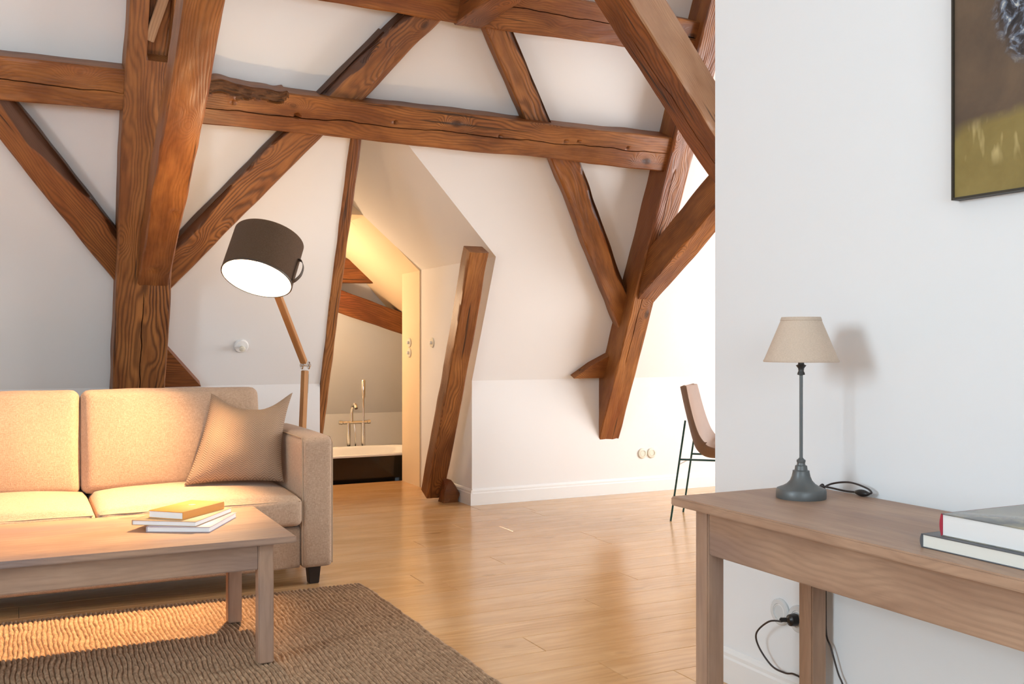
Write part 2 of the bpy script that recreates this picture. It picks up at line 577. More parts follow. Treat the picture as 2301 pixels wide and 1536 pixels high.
# lining of the opening
JX = PX1 - 0.012
lin = bmesh.new()
for poly in ([(JX, -0.02), (PX1 + 0.08, -0.02), (PX1 + 0.08, 1.86), (JX, 1.758)], [(JX, 1.758), (PX1 + 0.08, 1.86), (2.55, 2.27), (2.462, 2.185)],
             [(2.462, 2.185), (2.55, 2.27), (PX0, 2.27), (PX0, 2.185)]):
    a = [lin.verts.new((x, DW - 0.004, z)) for x, z in poly]
    b2 = [lin.verts.new((x, 7.985, z)) for x, z in poly]
    lin.faces.new(a[::-1]); lin.faces.new(b2)
    for i in range(4):
        j = (i + 1) % 4
        lin.faces.new((a[i], a[j], b2[j], b2[i]))
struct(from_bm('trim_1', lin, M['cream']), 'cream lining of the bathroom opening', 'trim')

# bathroom shell, its floor lower than the room
BF = -0.33
struct(box('floor_bathroom', 0.9, 4.6, 8.0, 9.8, BF - 0.05, BF, M['tile']), 'sunken bathroom floor', 'floor')
struct(box('wall_bathroom_knee', 0.9, 4.6, 9.75, 9.85, BF, 0.455, M['bath_wall']), 'low white wall behind the bathtub', 'wall')
bs = 1.0 / math.tan(math.radians(63))
struct(prism('wall_bathroom_slope', [(0.9, 9.75, 0.455), (4.6, 9.75, 0.455), (4.6, 9.75 - bs * 2.5, 2.955), (0.9, 9.75 - bs * 2.5, 2.955)], (0, 0.08, 0.03), M['bath_wall']), 'pale sloping wall above the bathtub', 'wall')
k9 = lambda X: 4.398 - 0.9 * X
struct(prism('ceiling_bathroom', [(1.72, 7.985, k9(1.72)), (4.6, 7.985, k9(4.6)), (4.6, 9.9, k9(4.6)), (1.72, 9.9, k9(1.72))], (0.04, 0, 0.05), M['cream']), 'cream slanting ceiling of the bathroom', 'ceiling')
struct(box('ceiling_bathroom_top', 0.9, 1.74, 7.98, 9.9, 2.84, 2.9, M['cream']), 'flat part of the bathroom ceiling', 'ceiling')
struct(box('wall_bathroom_left', 0.83, 0.9, 7.9, 9.9, BF, 2.9, M['bath_wall']), 'left wall of the bathroom', 'wall')
struct(box('wall_bathroom_right', 4.6, 4.67, 7.9, 9.9, BF, 2.0, M['bath_wall']), 'right wall of the bathroom', 'wall')
bf = bmesh.new()
bm_box(bf, 0.9, PX0 - 0.07, 7.93, 8.0, BF, 2.9)
bm_box(bf, PX1 + 0.08, 4.6, 7.93, 7.995, BF, 1.95)
bm_box(bf, PX0 - 0.07, PX1 + 0.08, 7.975, 8.0, BF, -0.352)
bm_box(bf, PX0 - 0.07, 2.6, 7.975, 8.0, 2.27, 2.9)
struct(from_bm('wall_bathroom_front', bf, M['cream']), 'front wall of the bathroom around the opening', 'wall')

# right hand partition with the painting
WX, WY = 2.207, 2.832
struct(box('wall_right', WX, WX + 0.14, YF, WY, -0.02, ZC, M['plaster_cool']), 'white partition wall behind the console table', 'wall')


def holed_wall(name, axis, at, thick, u0, u1, z0, z1, hole, mat):
    """wall in a vertical plane with one window opening; axis = 'x' for a wall x = at"""
    a0, a1, h0, h1 = hole
    bm = bmesh.new()
    for (p0, p1, q0, q1) in ((u0, a0, z0, z1), (a1, u1, z0, z1), (a0, a1, z0, h0), (a0, a1, h1, z1)):
        if axis == 'x':
            bm_box(bm, at, at + thick, p0, p1, q0, q1)
        else:
            bm_box(bm, p0, p1, at, at + thick, q0, q1)
    return struct(from_bm(name, bm, mat))


w = holed_wall('wall_left', 'x', XL - 0.2, 0.2, YF, 6.8, -0.1, ZC, WIN_L, M['plaster']); w['label'] = 'white gable wall on the left with a window'; w['category'] = 'wall'
w = holed_wall('wall_bay', 'x', XR, 0.2, YF, 6.8, -0.1, ZC, WIN_R, M['plaster']); w['label'] = 'white wall of the bay with a wide window'; w['category'] = 'wall'
w = holed_wall('wall_front', 'y', YF - 0.2, 0.2, XL - 0.2, XR + 0.2, -0.1, ZC, WIN_FILL, M['plaster']); w['label'] = 'white wall behind the camera with an added fill window'; w['category'] = 'wall'
struct(box('ceiling', XL - 0.2, XR + 0.2, YF - 0.2, 5.5, ZC, ZC + 0.1, M['plaster']), 'white flat ceiling above the timber frame', 'ceiling')


def window(name, axis, at, hole, nu):
    a0, a1, h0, h1 = hole
    t = 0.055
    root = None
    def bx(nm, p0, p1, q0, q1, mat, d0=0.0, d1=0.06):
        if axis == 'x':
            return box(nm, at + d0, at + d1, p0, p1, q0, q1, mat)
        return box(nm, p0, p1, at + d0, at + d1, q0, q1, mat)
    bm = bmesh.new()
    for (p0, p1, q0, q1) in ((a0, a0 + t, h0, h1), (a1 - t, a1, h0, h1), (a0 + t, a1 - t, h0, h0 + t), (a0 + t, a1 - t, h1 - t, h1)):
        if axis == 'x': bm_box(bm, at, at + 0.06, p0, p1, q0, q1)
        else: bm_box(bm, p0, p1, at, at + 0.06, q0, q1)
    root = struct(from_bm(name, bm, M['white_gloss']), 'white framed window', 'window')
    for k in range(1, nu):
        u = a0 + (a1 - a0) * k / nu
        bx('mullion', u - 0.025, u + 0.025, h0 + t, h1 - t, M['white_gloss']).parent = root
    for k in range(nu):
        u0 = a0 + (a1 - a0) * k / nu + (0.026 if k else t)
        u1 = a0 + (a1 - a0) * (k + 1) / nu - (0.026 if k < nu - 1 else t)
        bx('pane', u0, u1, h0 + t, h1 - t, M['glass'], 0.026, 0.032).parent = root


window('window_1', 'x', XL - 0.12, WIN_L, 2)
window('window_2', 'x', XR + 0.06, WIN_R, 3)
window('window_added_fill', 'y', YF - 0.12, WIN_FILL, 3)  # unseen window, added to supply front fill

# skirting boards
def skirting(name, p0, p1, nrm, label):
    p0, p1, n = V(p0), V(p1), V(nrm)
    prof = [(0, 0), (0.017, 0), (0.017, 0.085), (0.013, 0.092), (0.013, 0.104), (0.009, 0.112), (0.003, 0.119), (0, 0.119)]
    poly = [p0 + n * d + V((0, 0, h)) for d, h in prof]
    struct(prism(name, poly, p1 - p0, M['white_gloss']), label, 'baseboard')


skirting('baseboard_back', (PX1, YB, 0), (XR, YB, 0), (0, -1, 0), 'white baseboard along the knee wall')
skirting('baseboard_back_left', (XL, YB, 0), (PX0, YB, 0), (0, -1, 0), 'white baseboard behind the sofa')
skirting('baseboard_passage', (PX1, YB - 0.017, 0), (PX1, 6.98, 0), (-1, 0, 0), 'white baseboard in the passage beside the leaning post')
skirting('baseboard_right', (WX, YF, 0), (WX, WY, 0), (-1, 0, 0), 'white baseboard under the console table')


# ------------------------------------------------------------------ timbers
def timber(name, A, B, n, w, t, mat, label, seed=0, wob=0.006, wane=0.012, cracks=(), holes=(), notch=None, dx=0.025, ny=None, cham=0.008, rot=None, side_mat=None, bark=None):
    """hewn timber; A, B = ends of the front face's centre line, n = out of the front face.
    cracks: (x0, x1, y0, y1, depth); holes: (x, y, r, depth); notch: (x0, x1, y0, y1, depth)"""
    A, B, n = V(A), V(B), V(n)
    L = (B - A).length
    ex = (B - A) / L
    ez = (n - ex * n.dot(ex)).normalized()
    ey = ez.cross(ex)
    so = V((seed * 7.31, seed * 3.17, seed * 5.71))
    ny = ny or max(8, int(w / 0.012))
    nx = max(8, int(L / dx))
    nz = max(4, int(t / 0.03))
    def rot_in(x, y):
        if not rot or not (rot[0] <= x < rot[1]): return False
        return y > rot[2] + 0.018 * noise.noise(V((x * 9, 8.8, 0)) + so) + 0.010 * noise.noise(V((x * 31, 8.8, 0)) + so) + 0.05 * max(0, (x - rot[1] + 0.06) / 0.06) ** 2
    def bark_w(x):
        return bark[1] * (0.55 + 1.1 * noise.noise(V((x * 2.1, 5.5, 0)) + so) + 0.35 * noise.noise(V((x * 8, 5.5, 0)) + so))
    # perimeter: front (y from -w/2 to w/2), right side, back, left side
    per = []
    c = cham
    for i in range(ny + 1):
        per.append(('f', -w / 2 + c + (w - 2 * c) * i / ny, 0.0))
    for i in range(nz + 1):
        per.append(('r', w / 2, -c - (t - 2 * c) * i / nz))
    for i in range(3):
        per.append(('b', (w / 2 - c) - (w - 2 * c) * i / 2, -t))
    for i in range(nz + 1):
        per.append(('l', -w / 2, -t + c + (t - 2 * c) * i / nz))
    m = len(per)
    xs = [L * i / nx for i in range(nx + 1)]
    cr_col = [min(range(2, ny - 1), key=lambda q: abs(per[q][1] - (c_[2] + c_[3]) / 2)) for c_ in cracks]
    vs, fs, fm = [], [], []
    for x in xs:
        eL = noise.noise(V((x * 1.1, 0.3, 0)) + so) * wane + noise.noise(V((x * 5, 2.3, 0)) + so) * wane * 0.25
        eR = noise.noise(V((x * 1.1, 7.3, 0)) + so) * wane + noise.noise(V((x * 5, 9.3, 0)) + so) * wane * 0.25
        eF = noise.noise(V((x * 1.3, 4.3, 3)) + so) * wob
        cr = []
        for (x0, x1, cy0, cy1, dep) in cracks:
            if x0 <= x <= x1:
                f = (x - x0) / (x1 - x0)
                yc = cy0 + (cy1 - cy0) * f + noise.noise(V((x * 6, 1.7, 5)) + so) * 0.010 + noise.noise(V((x * 17, 1.7, 5)) + so) * 0.004
                taper = min(1, f * 8, (1 - f) * 8) if dep > 0 else 1
                cr.append((yc, dep * taper))
            else:
                cr.append((per[cr_col[len(cr)]][1], 0.0))
        ring = []
        for side, y, z in per:
            s = y / (w / 2)
            yy = y + (eR * max(0, s) + eL * max(0, -s))
            zz = z
            if side == 'f':
                zz += eF + noise.noise(V((x * 9, y * 30, 1)) + so) * wob * 0.35
                if bark:
                    bw = bark_w(x)
                    tt = (bark[0] * y - (w / 2 - bw)) / max(bw, 1e-4)
                    if bw > 0 and tt > 0: zz -= min(tt, 1) * bark[2]
                for (hx, hy, hr, hd) in holes:
                    q = math.hypot(x - hx, y - hy) / hr
                    if q < 1: zz -= hd * (1 - q * q)
                if notch and notch[0] < x < notch[1] and notch[2] < y < notch[3]:
                    zz -= notch[4]
            elif side in 'rl':
                yy += noise.noise(V((x * 7, z * 20, 8)) + so) * wob * 0.5 * (1 if side == 'r' else -1)
                zz += eF
            ring.append([yy, zz])
        for q, (yc, dep) in enumerate(cr):
            k = cr_col[q]
            yk = per[k][1]
            for a in range(ny + 1):
                y = ring[a][0]
                if a <= k: ring[a][0] = -w / 2 + (y + w / 2) * (yc + w / 2) / (yk + w / 2)
                else: ring[a][0] = w / 2 - (w / 2 - y) * (w / 2 - yc) / (w / 2 - yk)
            ring[k][0] = yc; ring[k][1] -= dep
            ring[k - 1][0] = yc - 0.0030 - 0.0015 * noise.noise(V((x * 9, 4, 4)) + so); ring[k + 1][0] = yc + 0.0030
        if rot:
            # rotten, eaten edge along the left (upper) side of the front face
            rx0, rx1, ry = rot
            for k, (side, y, z) in enumerate(per):
                if side == 'f' and rot_in(x, y):
                    ring[k][1] -= 0.006 + 0.030 * abs(noise.noise(V((x * 12, y * 70, 2)) + so)) + 0.012 * abs(noise.noise(V((x * 40, y * 140, 6)) + so))
                if rx0 < x < rx1 and (side == 'r' or (side == 'f' and y > ry)):
                    ring[k][0] += 0.012 + 0.022 * noise.noise(V((x * 11, 3, 1)) + so)
        for yy, zz in ring:
            vs.append((x, yy, zz))
    for i in range(nx):
        for k in range(m):
            j = (k + 1) % m
            fs.append((i * m + k, (i + 1) * m + k, (i + 1) * m + j, i * m + j))
            if rot and rot_in(xs[i], per[k][1]) and per[k][0] == 'f':
                fm.append(1)
            elif side_mat and per[k][0] == side_mat[0]:
                fm.append(1)
            else:
                fm.append(0)
    fs.append(tuple(range(m))); fs.append(tuple(range((nx + 1) * m - 1, nx * m - 1, -1)))
    fm += [0, 0]
    o = obj(name, vs, fs, mat, None, True, 38, mats=[M['rot']] if rot else [side_mat[1]] if side_mat else None, fmat=fm if (rot or side_mat) else None)
    if bark:
        vals = []
        for x in xs:
            bw = bark_w(x)
            for side, y, z in per:
                if side == 'f':
                    vals.append(max(0.0, min(1.0, 0.5 + (bark[0] * y - (w / 2 - bw)) / 0.024)))
                else:
                    vals.append(1.0 if side == ('r' if bark[0] > 0 else 'l') else 0.0)
        o.data.attributes.new('bark', 'FLOAT', 'POINT').data.foreach_set('value', vals)
    set_frame(o, A, ex, ey, ez)
    if label:
        tag(o, label, 'beam')
    return o


def st(X, z, d): return on_slope(X, z, d)


def lean(name, X0, X1, z0, z1, d, t, mat, label, **kw):
    xc = (X0 + X1) / 2
    return timber(name, st(xc, z0, d), st(xc, z1, d), NS, X1 - X0, t, mat, label, **kw)


# for a timber running up the slope ex = UPS, ez = NS, so local +y = ez x ex points to -X or +X:
def peg(parent, x, y, r, mat, proud=0.006):
    lathe('peg', [(r, -0.02), (r, proud * 0.7), (r * 0.8, proud)], mat, parent, seg=14, center=(x, y, 0))


# main leaning post left of the picture, its inner brace, and the same pair on the right
post1 = lean('leaning_post', 0.492, 0.782, 0.30, 3.70, 0.20, 0.20, M['beam_grain'], 'massive leaning timber post rising behind the sofa', seed=1, cracks=((0.0, 1.28, -0.002, -0.002, 0.05),), wane=0.016, notch=(2.62, 3.75, -0.075, 0.045, 0.06))
NB = V((0, -math.sin(math.radians(32.5)), -math.cos(math.radians(32.5)))).normalized()
NB = V((0, -0.5373, -0.8434))
timber('angle_brace', (0.695, 6.13, 1.455), (0.695, 3.60, 3.07), NB, 0.165, 0.19, M['beam'], 'timber angle brace tenoned into the post above the sofa', seed=2, wane=0.012, wob=0.008, holes=((0.25, 0.02, 0.03, 0.012), (0.75, -0.035, 0.03, 0.012)))
post2 = lean('leaning_post', 3.995, 4.18, 0.20, 3.70, 0.20, 0.22, M['beam'], 'leaning timber post standing out of the white knee wall beside the chair', seed=3, wane=0.012, cracks=((0.9, 2.4, 0.03, 0.03, 0.02),))
timber('angle_brace', (4.105, 6.10, 1.465), (4.105, 4.20, 2.62), V((0, -0.52, -0.854)), 0.175, 0.23, M['beam'], 'timber angle brace rising towards the partition wall from the right post', seed=4, wane=0.02)

# purlins
timber('purlin', st(0.76, 2.489, 0.17), st(4.02, 2.462, 0.17), NS, 0.232, 0.17, M['beam'], 'long cracked horizontal purlin between the two leaning posts', seed=5, wane=0.016,
       cracks=((0.0, 3.26, -0.025, 0.005, 0.03),), holes=((0.30, 0.03, 0.016, 0.02), (0.66, -0.005, 0.020, 0.03), (1.25, 0.02, 0.014, 0.02), (1.95, 0.0, 0.014, 0.02), (2.42, 0.012, 0.015, 0.02), (2.52, 0.012, 0.014, 0.02), (2.9, 0.01, 0.012, 0.02)), rot=(0.0, 0.60, 0.048), ny=34, dx=0.012)
timber('purlin', st(-2.98, 2.51, 0.17), st(0.52, 2.507, 0.17), NS, 0.225, 0.17, M['beam'], 'horizontal purlin left of the massive post above the sofa', seed=6, cracks=((0.2, 3.5, 0.02, -0.012, 0.04),), wane=0.01)
timber('top_purlin', st(-2.98, 3.185, 0.15), st(6.7, 3.16, 0.15), NS, 0.235, 0.15, M['beam'], 'highest horizontal purlin at the upper edge of the picture', seed=7, wane=0.014, dx=0.03, cracks=((0.5, 9.0, 0.03, 0.01, 0.02),))


# diagonals lying in the slope
def diag(name, p0, p1, w, d, t, mat, label, **kw):
    return timber(name, st(p0[0], p0[1], d), st(p1[0], p1[1], d), NS, w, t, mat, label, **kw)


diag('diagonal_brace', (0.70, 1.51), (1.95, 2.93), 0.185, 0.10, 0.10, M['beam_grain'], 'diagonal brace rising right from the massive post and behind the lamp shade', seed=8, bark=(1, 0.055, 0.035), dx=0.016, wane=0.012, wob=0.008)
diag('diagonal_brace', (1.66, 2.57), (2.20, 3.18), 0.170, 0.10, 0.10, M['beam_grain'], 'short diagonal brace between the cracked purlin and the top purlin, leaning right', seed=9, bark=(1, 0.045, 0.03), dx=0.016, wane=0.026, wob=0.01)
diag('diagonal_brace', (4.085, 1.297), (3.17, 2.48), 0.178, 0.10, 0.10, M['beam'], 'diagonal brace from the cracked purlin down to the right post', seed=10, bark=(-1, 0.035, 0.03), dx=0.016, wane=0.026, wob=0.01)
diag('diagonal_brace', (3.06, 2.51), (2.52, 3.19), 0.160, 0.10, 0.10, M['beam_grain'], 'short diagonal brace between the cracked purlin and the top purlin, leaning left', seed=11, bark=(-1, 0.03, 0.025), dx=0.016, wane=0.016)
diag('diagonal_brace', (0.56, 1.58), (-0.20, 2.50), 0.185, 0.10, 0.10, M['beam'], 'diagonal brace left of the massive post above the sofa back', seed=12, bark=(-1, 0.075, 0.04), dx=0.016, wane=0.01)


def wedge(name, tri, d, mat, label):
    P = [st(x, z, d) for x, z in tri]
    o = prism(name, P, -NS * d * 1.02, mat)
    tag(o, label, 'beam')


wedge('lower_brace', [(0.76, 0.90), (1.02, 0.90), (0.76, 1.185)], 0.08, M['beam_dark'], 'wedge of timber brace at the foot of the massive post just above the sofa')
wedge('lower_brace', [(4.02, 0.905), (3.735, 0.905), (3.86, 1.00), (4.02, 1.085)], 0.06, M['beam'], 'pointed timber brace stub on the left of the right post')

# thin post at the left edge of the passage and the stout one at its right
lean('door_post', 1.800, 1.868, 0.03, 2.50, 0.012, 0.12, M['beam_grain'], 'thin leaning post at the left edge of the passage', seed=13, wane=0.010, dx=0.02)
dp = lean('door_post', 2.683, 2.83, 0.02, 1.775, 0.10, 0.13, M['beam'], 'stout leaning post inside the passage against its right wall', seed=14, wane=0.016)
# gnarled foot of that post
vs, fs = [], []
bmf = bmesh.new()
rb = random.Random(11)
for (px_, py_, pz_) in ((-0.06, -0.045, 0), (0.055, -0.04, 0), (0.065, 0.05, 0), (-0.06, 0.06, 0), (0.078, -0.03, 0.06), (0.07, 0.05, 0.075), (0.035, -0.055, 0.085), (-0.05, -0.05, 0.11), (0.05, 0.02, 0.125), (0.0, -0.03, 0.165), (-0.03, 0.03, 0.18), (0.02, 0.03, 0.15)):
    bmf.verts.new((px_ + rb.uniform(-0.008, 0.008), py_, pz_))
bmesh.ops.convex_hull(bmf, input=list(bmf.verts))
bmesh.ops.subdivide_edges(bmf, edges=list(bmf.edges), cuts=3, use_grid_fill=True)
for v in bmf.verts:
    k = noise.noise(v.co * 22) * 0.010
    v.co += V((k, k * 0.6, 0))
    v.co.z = max(0.0, v.co.z)
foot = from_bm('foot_burl', bmf, M['beam_dark'], None, True, 18)
foot.parent = dp
foot.matrix_parent_inverse = dp.matrix_world.inverted()
foot.location = (2.838, 6.775, 0.0)
foot['label'] = 'gnarled dark foot'

# collar beam end hanging over the top purlin, and the heavy brace at the top right
timber('collar_beam', (2.39, 5.42, 3.055), (2.39, 3.2, 3.055), (0, 0, -1), 0.175, 0.22, M['beam'], 'end of a collar beam seen from below at the top edge', seed=15, wane=0.01)
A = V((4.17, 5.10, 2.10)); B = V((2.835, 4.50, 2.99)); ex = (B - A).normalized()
timber('heavy_brace', A + ex * 0.02, B + ex * 0.75, V((-0.576, -0.12, -0.816)), 0.235, 0.24, M['beam_dark'], 'heavy slanting brace in front of the right post, cut by the partition wall', seed=16, cracks=((0.1, 1.5, 0.01, 0.03, 0.015),), wane=0.014, wob=0.008, side_mat=('l', M['beam_grey']))  # lighter grey side face: window light put into the timber colour

# bathroom timbers
timber('bathroom_beam', (2.35, 8.93, 1.66), (3.60, 8.93, 1.24), (0, -1, -0.15), 0.20, 0.15, M['beam_dark'], 'sloping dark beam in the bathroom above the tub', seed=17)
timber('bathroom_beam', (2.2, 8.90, 1.84), (3.05, 8.90, 1.84), (0, -1, 0), 0.22, 0.10, M['beam_dark'], 'level dark beam high in the bathroom below its ceiling', seed=18)

# ------------------------------------------------------------------ sofa
def rbox(name, x0, x1, y0, y1, z0, z1, r, mat, parent, cuts=14, bulge=(0, 0, 0), seed=0, wr=0.0, local=True, sharp=80):
    """upholstered block: rounded box, faces swelling by bulge (front -y, top +z, side x)"""
    hx, hy, hz = (x1 - x0) / 2, (y1 - y0) / 2, (z1 - z0) / 2
    bm = bmesh.new()
    bmesh.ops.create_cube(bm, size=2)
    bmesh.ops.subdivide_edges(bm, edges=list(bm.edges), cuts=cuts, use_grid_fill=True)
    for v in bm.verts:
        p = v.co
        # pull grid lines towards the edges so that the rounding is smooth
        u = V([math.copysign(abs(c) ** 0.55, c) if abs(c) < 1 else c for c in p])
        q = V((u.x * hx, u.y * hy, u.z * hz))
        inn = V((max(-hx + r, min(hx - r, q.x)), max(-hy + r, min(hy - r, q.y)), max(-hz + r, min(hz - r, q.z))))
        dlt = q - inn
        if dlt.length > 1e-6:
            q = inn + dlt.normalized() * r
        fx, fy, fz = (1 - u.x ** 2), (1 - u.y ** 2), (1 - u.z ** 2)
        q.y -= bulge[1] * (fx ** 0.6) * (fz ** 0.6) * (1 if p.y < 0 else -0.2 if abs(p.y) == 1 else -p.y)
        q.z += bulge[2] * (max(fx, 0) ** 0.5) * (max(fy, 0) ** 0.5) * (1 if p.z > 0.999 else max(0, p.z))
        q.x += bulge[0] * fy * fz * p.x
        if wr:
            q += V((0, -1, 0.5)) * wr * noise.noise(V((q.x * 5 + seed, q.y * 5, q.z * 5)))
        v.co = q
    o = from_bm(name, bm, mat, parent, True, sharp)
    o.location = ((x0 + x1) / 2, (y0 + y1) / 2, (z0 + z1) / 2)
    return o


SX, SY = 0.29, 4.71
sofa = thing('sofa', (SX, SY, 0), 'beige linen two-seat sofa under the timber frame', 'sofa')


def srel(o):
    o.location = o.location - V((SX, SY, 0))
    return o


arm_r = srel(rbox('armrest', 1.212, 1.366, 4.71, 5.60, 0.088, 0.722, 0.028, M['linen'], sofa, 12, (0.004, 0.004, 0.008)))
arm_l = srel(rbox('armrest', -0.786, -0.632, 4.71, 5.60, 0.088, 0.722, 0.028, M['linen'], sofa, 12, (0.004, 0.004, 0.008)))
for arm in (arm_r, arm_l):
    hx, hy, hz, r = 0.077, 0.445, 0.317, 0.02
    for s in (-1, 1):
        pts = [(s * (hx - 0.004), -hy + 0.012, -hz + 0.02), (s * (hx - 0.004), -hy + 0.012, hz - 0.03), (s * (hx - 0.006), -hy + 0.03, hz - 0.006), (s * (hx - 0.006), hy - 0.03, hz - 0.006)]
        tube('piping', pts, 0.0035, M['piping'], arm, seg=6, curve=False)
srel(rbox('base', -0.632, 1.212, 4.735, 5.55, 0.088, 0.295, 0.015, M['linen'], sofa, 8))
srel(rbox('back_frame', -0.632, 1.212, 5.44, 5.62, 0.25, 0.80, 0.03, M['linen'], sofa, 8))
for (x0, x1, sd) in ((-0.630, 0.296, 1), (0.300, 1.210, 2)):
    cu = srel(rbox('seat_cushion', x0, x1, 4.685, 5.46, 0.300, 0.438, 0.032, M['linen'], sofa, 20, (0.0, 0.012, 0.040), seed=sd, wr=0.005))
    hx, hy, hz = (x1 - x0) / 2, 0.3875, 0.069
    pts = []
    for i in range(25):
        u = -1 + 2 * i / 24
        pts.append((u * (hx - 0.012), -hy + 0.006 - 0.004 * (1 - u * u), hz - 0.016 + 0.002 * (1 - u * u)))
    tube('piping', pts, 0.0032, M['piping'], cu, seg=6, curve=False)
for (x0, x1, sd) in ((-0.60, 0.262, 3), (0.266, 1.135, 4)):
    cu = srel(rbox('back_cushion', x0, x1, 5.28, 5.46, 0.425, 0.935, 0.040, M['linen'], sofa, 20, (0.004, 0.045, 0.006), seed=sd * 3.1, wr=0.008))
    cu.rotation_euler = (math.radians(-9), 0, 0)
    hx, hz = (x1 - x0) / 2, 0.255
    loop = []
    for i in range(40):
        a = i / 40 * 4
        s, f = int(a), a - int(a)
        c = [(-1, -1), (1, -1), (1, 1), (-1, 1)]
        p, q = c[s], c[(s + 1) % 4]
        x = (p[0] + (q[0] - p[0]) * f) * (hx - 0.010); z = (p[1] + (q[1] - p[1]) * f) * (hz - 0.010)
        rr = 0.03
        ix, iz = max(-hx + 0.01 + rr, min(hx - 0.01 - rr, x)), max(-hz + 0.01 + rr, min(hz - 0.01 - rr, z))
        dv = V((x - ix, 0, z - iz))
        if dv.length > rr: dv = dv.normalized() * rr
        loop.append((ix + dv.x, -0.062, iz + dv.z))
    loop.append(loop[0])
    tube('piping', loop, 0.0032, M['piping'], cu, seg=6, curve=False)
for (lx, ly) in ((1.288, 4.80), (1.288, 5.5), (-0.70, 4.80), (-0.70, 5.5)):
    bm = bmesh.new()
    vs = bm_box(bm, -0.024, 0.024, -0.024, 0.024, 0, 0.09)
    for v in vs[4:]:
        v.co.x *= 1.32; v.co.y *= 1.32
    bmesh.ops.bevel(bm, geom=list(bm.edges), offset=0.003, segments=2, affect='EDGES')
    lg = from_bm('leg', bm, M['sofa_leg'], sofa, True)
    lg.location = (lx - SX, ly - SY, 0)


# throw pillow in the right corner
def herring():
    m, nt, b = new_mat('herringbone_cloth')
    uv = nd(nt, 'ShaderNodeTexCoord')
    sp = nd(nt, 'ShaderNodeSeparateXYZ'); lk(nt, uv.outputs['UV'], sp.inputs[0])
    zig = math_n(nt, 'PINGPONG', math_n(nt, 'MULTIPLY', sp.outputs[0], 20.0), 1.0)
    ph = math_n(nt, 'ADD', math_n(nt, 'MULTIPLY', sp.outputs[1], 2 * PI * 46), math_n(nt, 'MULTIPLY', zig, 2 * PI * 1.6))
    s = math_n(nt, 'MULTIPLY_ADD', math_n(nt, 'SINE', ph), 0.5, 0.5)
    c = mixc(nt, s, (0.225, 0.148, 0.096), (0.39, 0.27, 0.182))
    lk(nt, c, b.inputs['Base Color'])
    b.inputs['Roughness'].default_value = 0.95
    bump(nt, b, s, 0.35, 0.002)
    return m


def pillow():
    TL, TR, BL, BR = V((0.88, 5.26, 0.915)), V((1.262, 5.10, 0.918)), V((0.715, 5.04, 0.482)), V((1.185, 4.97, 0.480))
    c = (TL + TR + BL + BR) / 4
    n = ((TR - BL).cross(TL - BR)).normalized()
    if n.y > 0: n = -n
    N = 30
    vs, fs, uvs = [], [], []
    def P(u, v, side):
        a, b_ = (u + 1) / 2, (v + 1) / 2
        p = BL * (1 - a) * (1 - b_) + BR * a * (1 - b_) + TL * (1 - a) * b_ + TR * a * b_
        upv = (TL + TR - BL - BR).normalized(); rt = (TR + BR - TL - BL).normalized()
        eu, ev = (1 - u * u), (1 - v * v)
        # seams drawn in between the corners, most at the top
        p = p - upv * (0.115 * max(0.0, 1 - (u - 0.18) ** 2 * (0.72 if u < 0.18 else 1.49)) ** 1.3 * max(0, v) ** 2.6) + upv * (0.015 * eu * max(0, -v) ** 2)
        p = p + rt * (0.020 * ev * max(0, -u) ** 2) - rt * (0.030 * ev * max(0, u) ** 2)
        h = 0.10 * (eu ** 0.42) * (ev ** 0.42)
        h *= 1.0 + 0.18 * noise.noise(V((u * 1.7, v * 1.7, 4))) - 0.25 * max(0, v) * eu
        # creases running from the dented top seam
        h -= 0.010 * math.exp(-((u - 0.15 - v * 0.25) / 0.12) ** 2) * max(0, v + 0.2) * eu
        return p + n * (h if side > 0 else -0.55 * h)
    for side in (1, -1):
        o0 = len(vs)
        for j in range(N + 1):
            for i in range(N + 1):
                u, v = -1 + 2 * i / N, -1 + 2 * j / N
                u = math.sin(u * PI / 2); v = math.sin(v * PI / 2)
                vs.append(P(u, v, side) - c); uvs.append(((u + 1) / 2, (v + 1) / 2))
        for j in range(N):
            for i in range(N):
                a = o0 + j * (N + 1) + i
                f = (a, a + 1, a + N + 2, a + N + 1)
                fs.append(f if side > 0 else f[::-1])
    o = obj('throw_pillow', vs, fs, herring(), None, True, 70)
    l = o.data.uv_layers.new(name='UVMap')
    for poly in o.data.polygons:
        for li in poly.loop_indices:
            l.data[li].uv = uvs[o.data.loops[li].vertex_index]
    o.location = c
    tag(o, 'tan herringbone throw pillow leaning in the right corner of the sofa', 'pillow')


pillow()


# ------------------------------------------------------------------ rug
def jute():
    m, nt, b = new_mat('braided_jute')
    v, raw = obj_coord(nt, rand=False)
    s1 = nd(nt, 'ShaderNodeVectorMath', operation='MULTIPLY'); lk(nt, v, s1.inputs[0]); s1.inputs[1].default_value = (70, 28, 0)
    n1 = noise_n(nt, s1.outputs[0], 1.0, 3, 0.7)
    n2 = noise_n(nt, v, 2.2, 3)
    n3 = noise_n(nt, v, 240, 2)
    c = mixc(nt, mapr(nt, n1, 0.32, 0.68), (0.225, 0.128, 0.066), (0.59, 0.39, 0.235))
    c = mixc(nt, mapr(nt, n2, 0.35, 0.7, 0, 0.35), c, (0.34, 0.20, 0.115))
    c = mixc(nt, mapr(nt, n3, 0.5, 0.8, 0, 0.45), c, (0.17, 0.098, 0.053))
    lk(nt, c, b.inputs['Base Color'])
    b.inputs['Roughness'].default_value = 0.95
    bump(nt, b, math_n(nt, 'ADD', n1, n3), 0.8, 0.005)
    return m


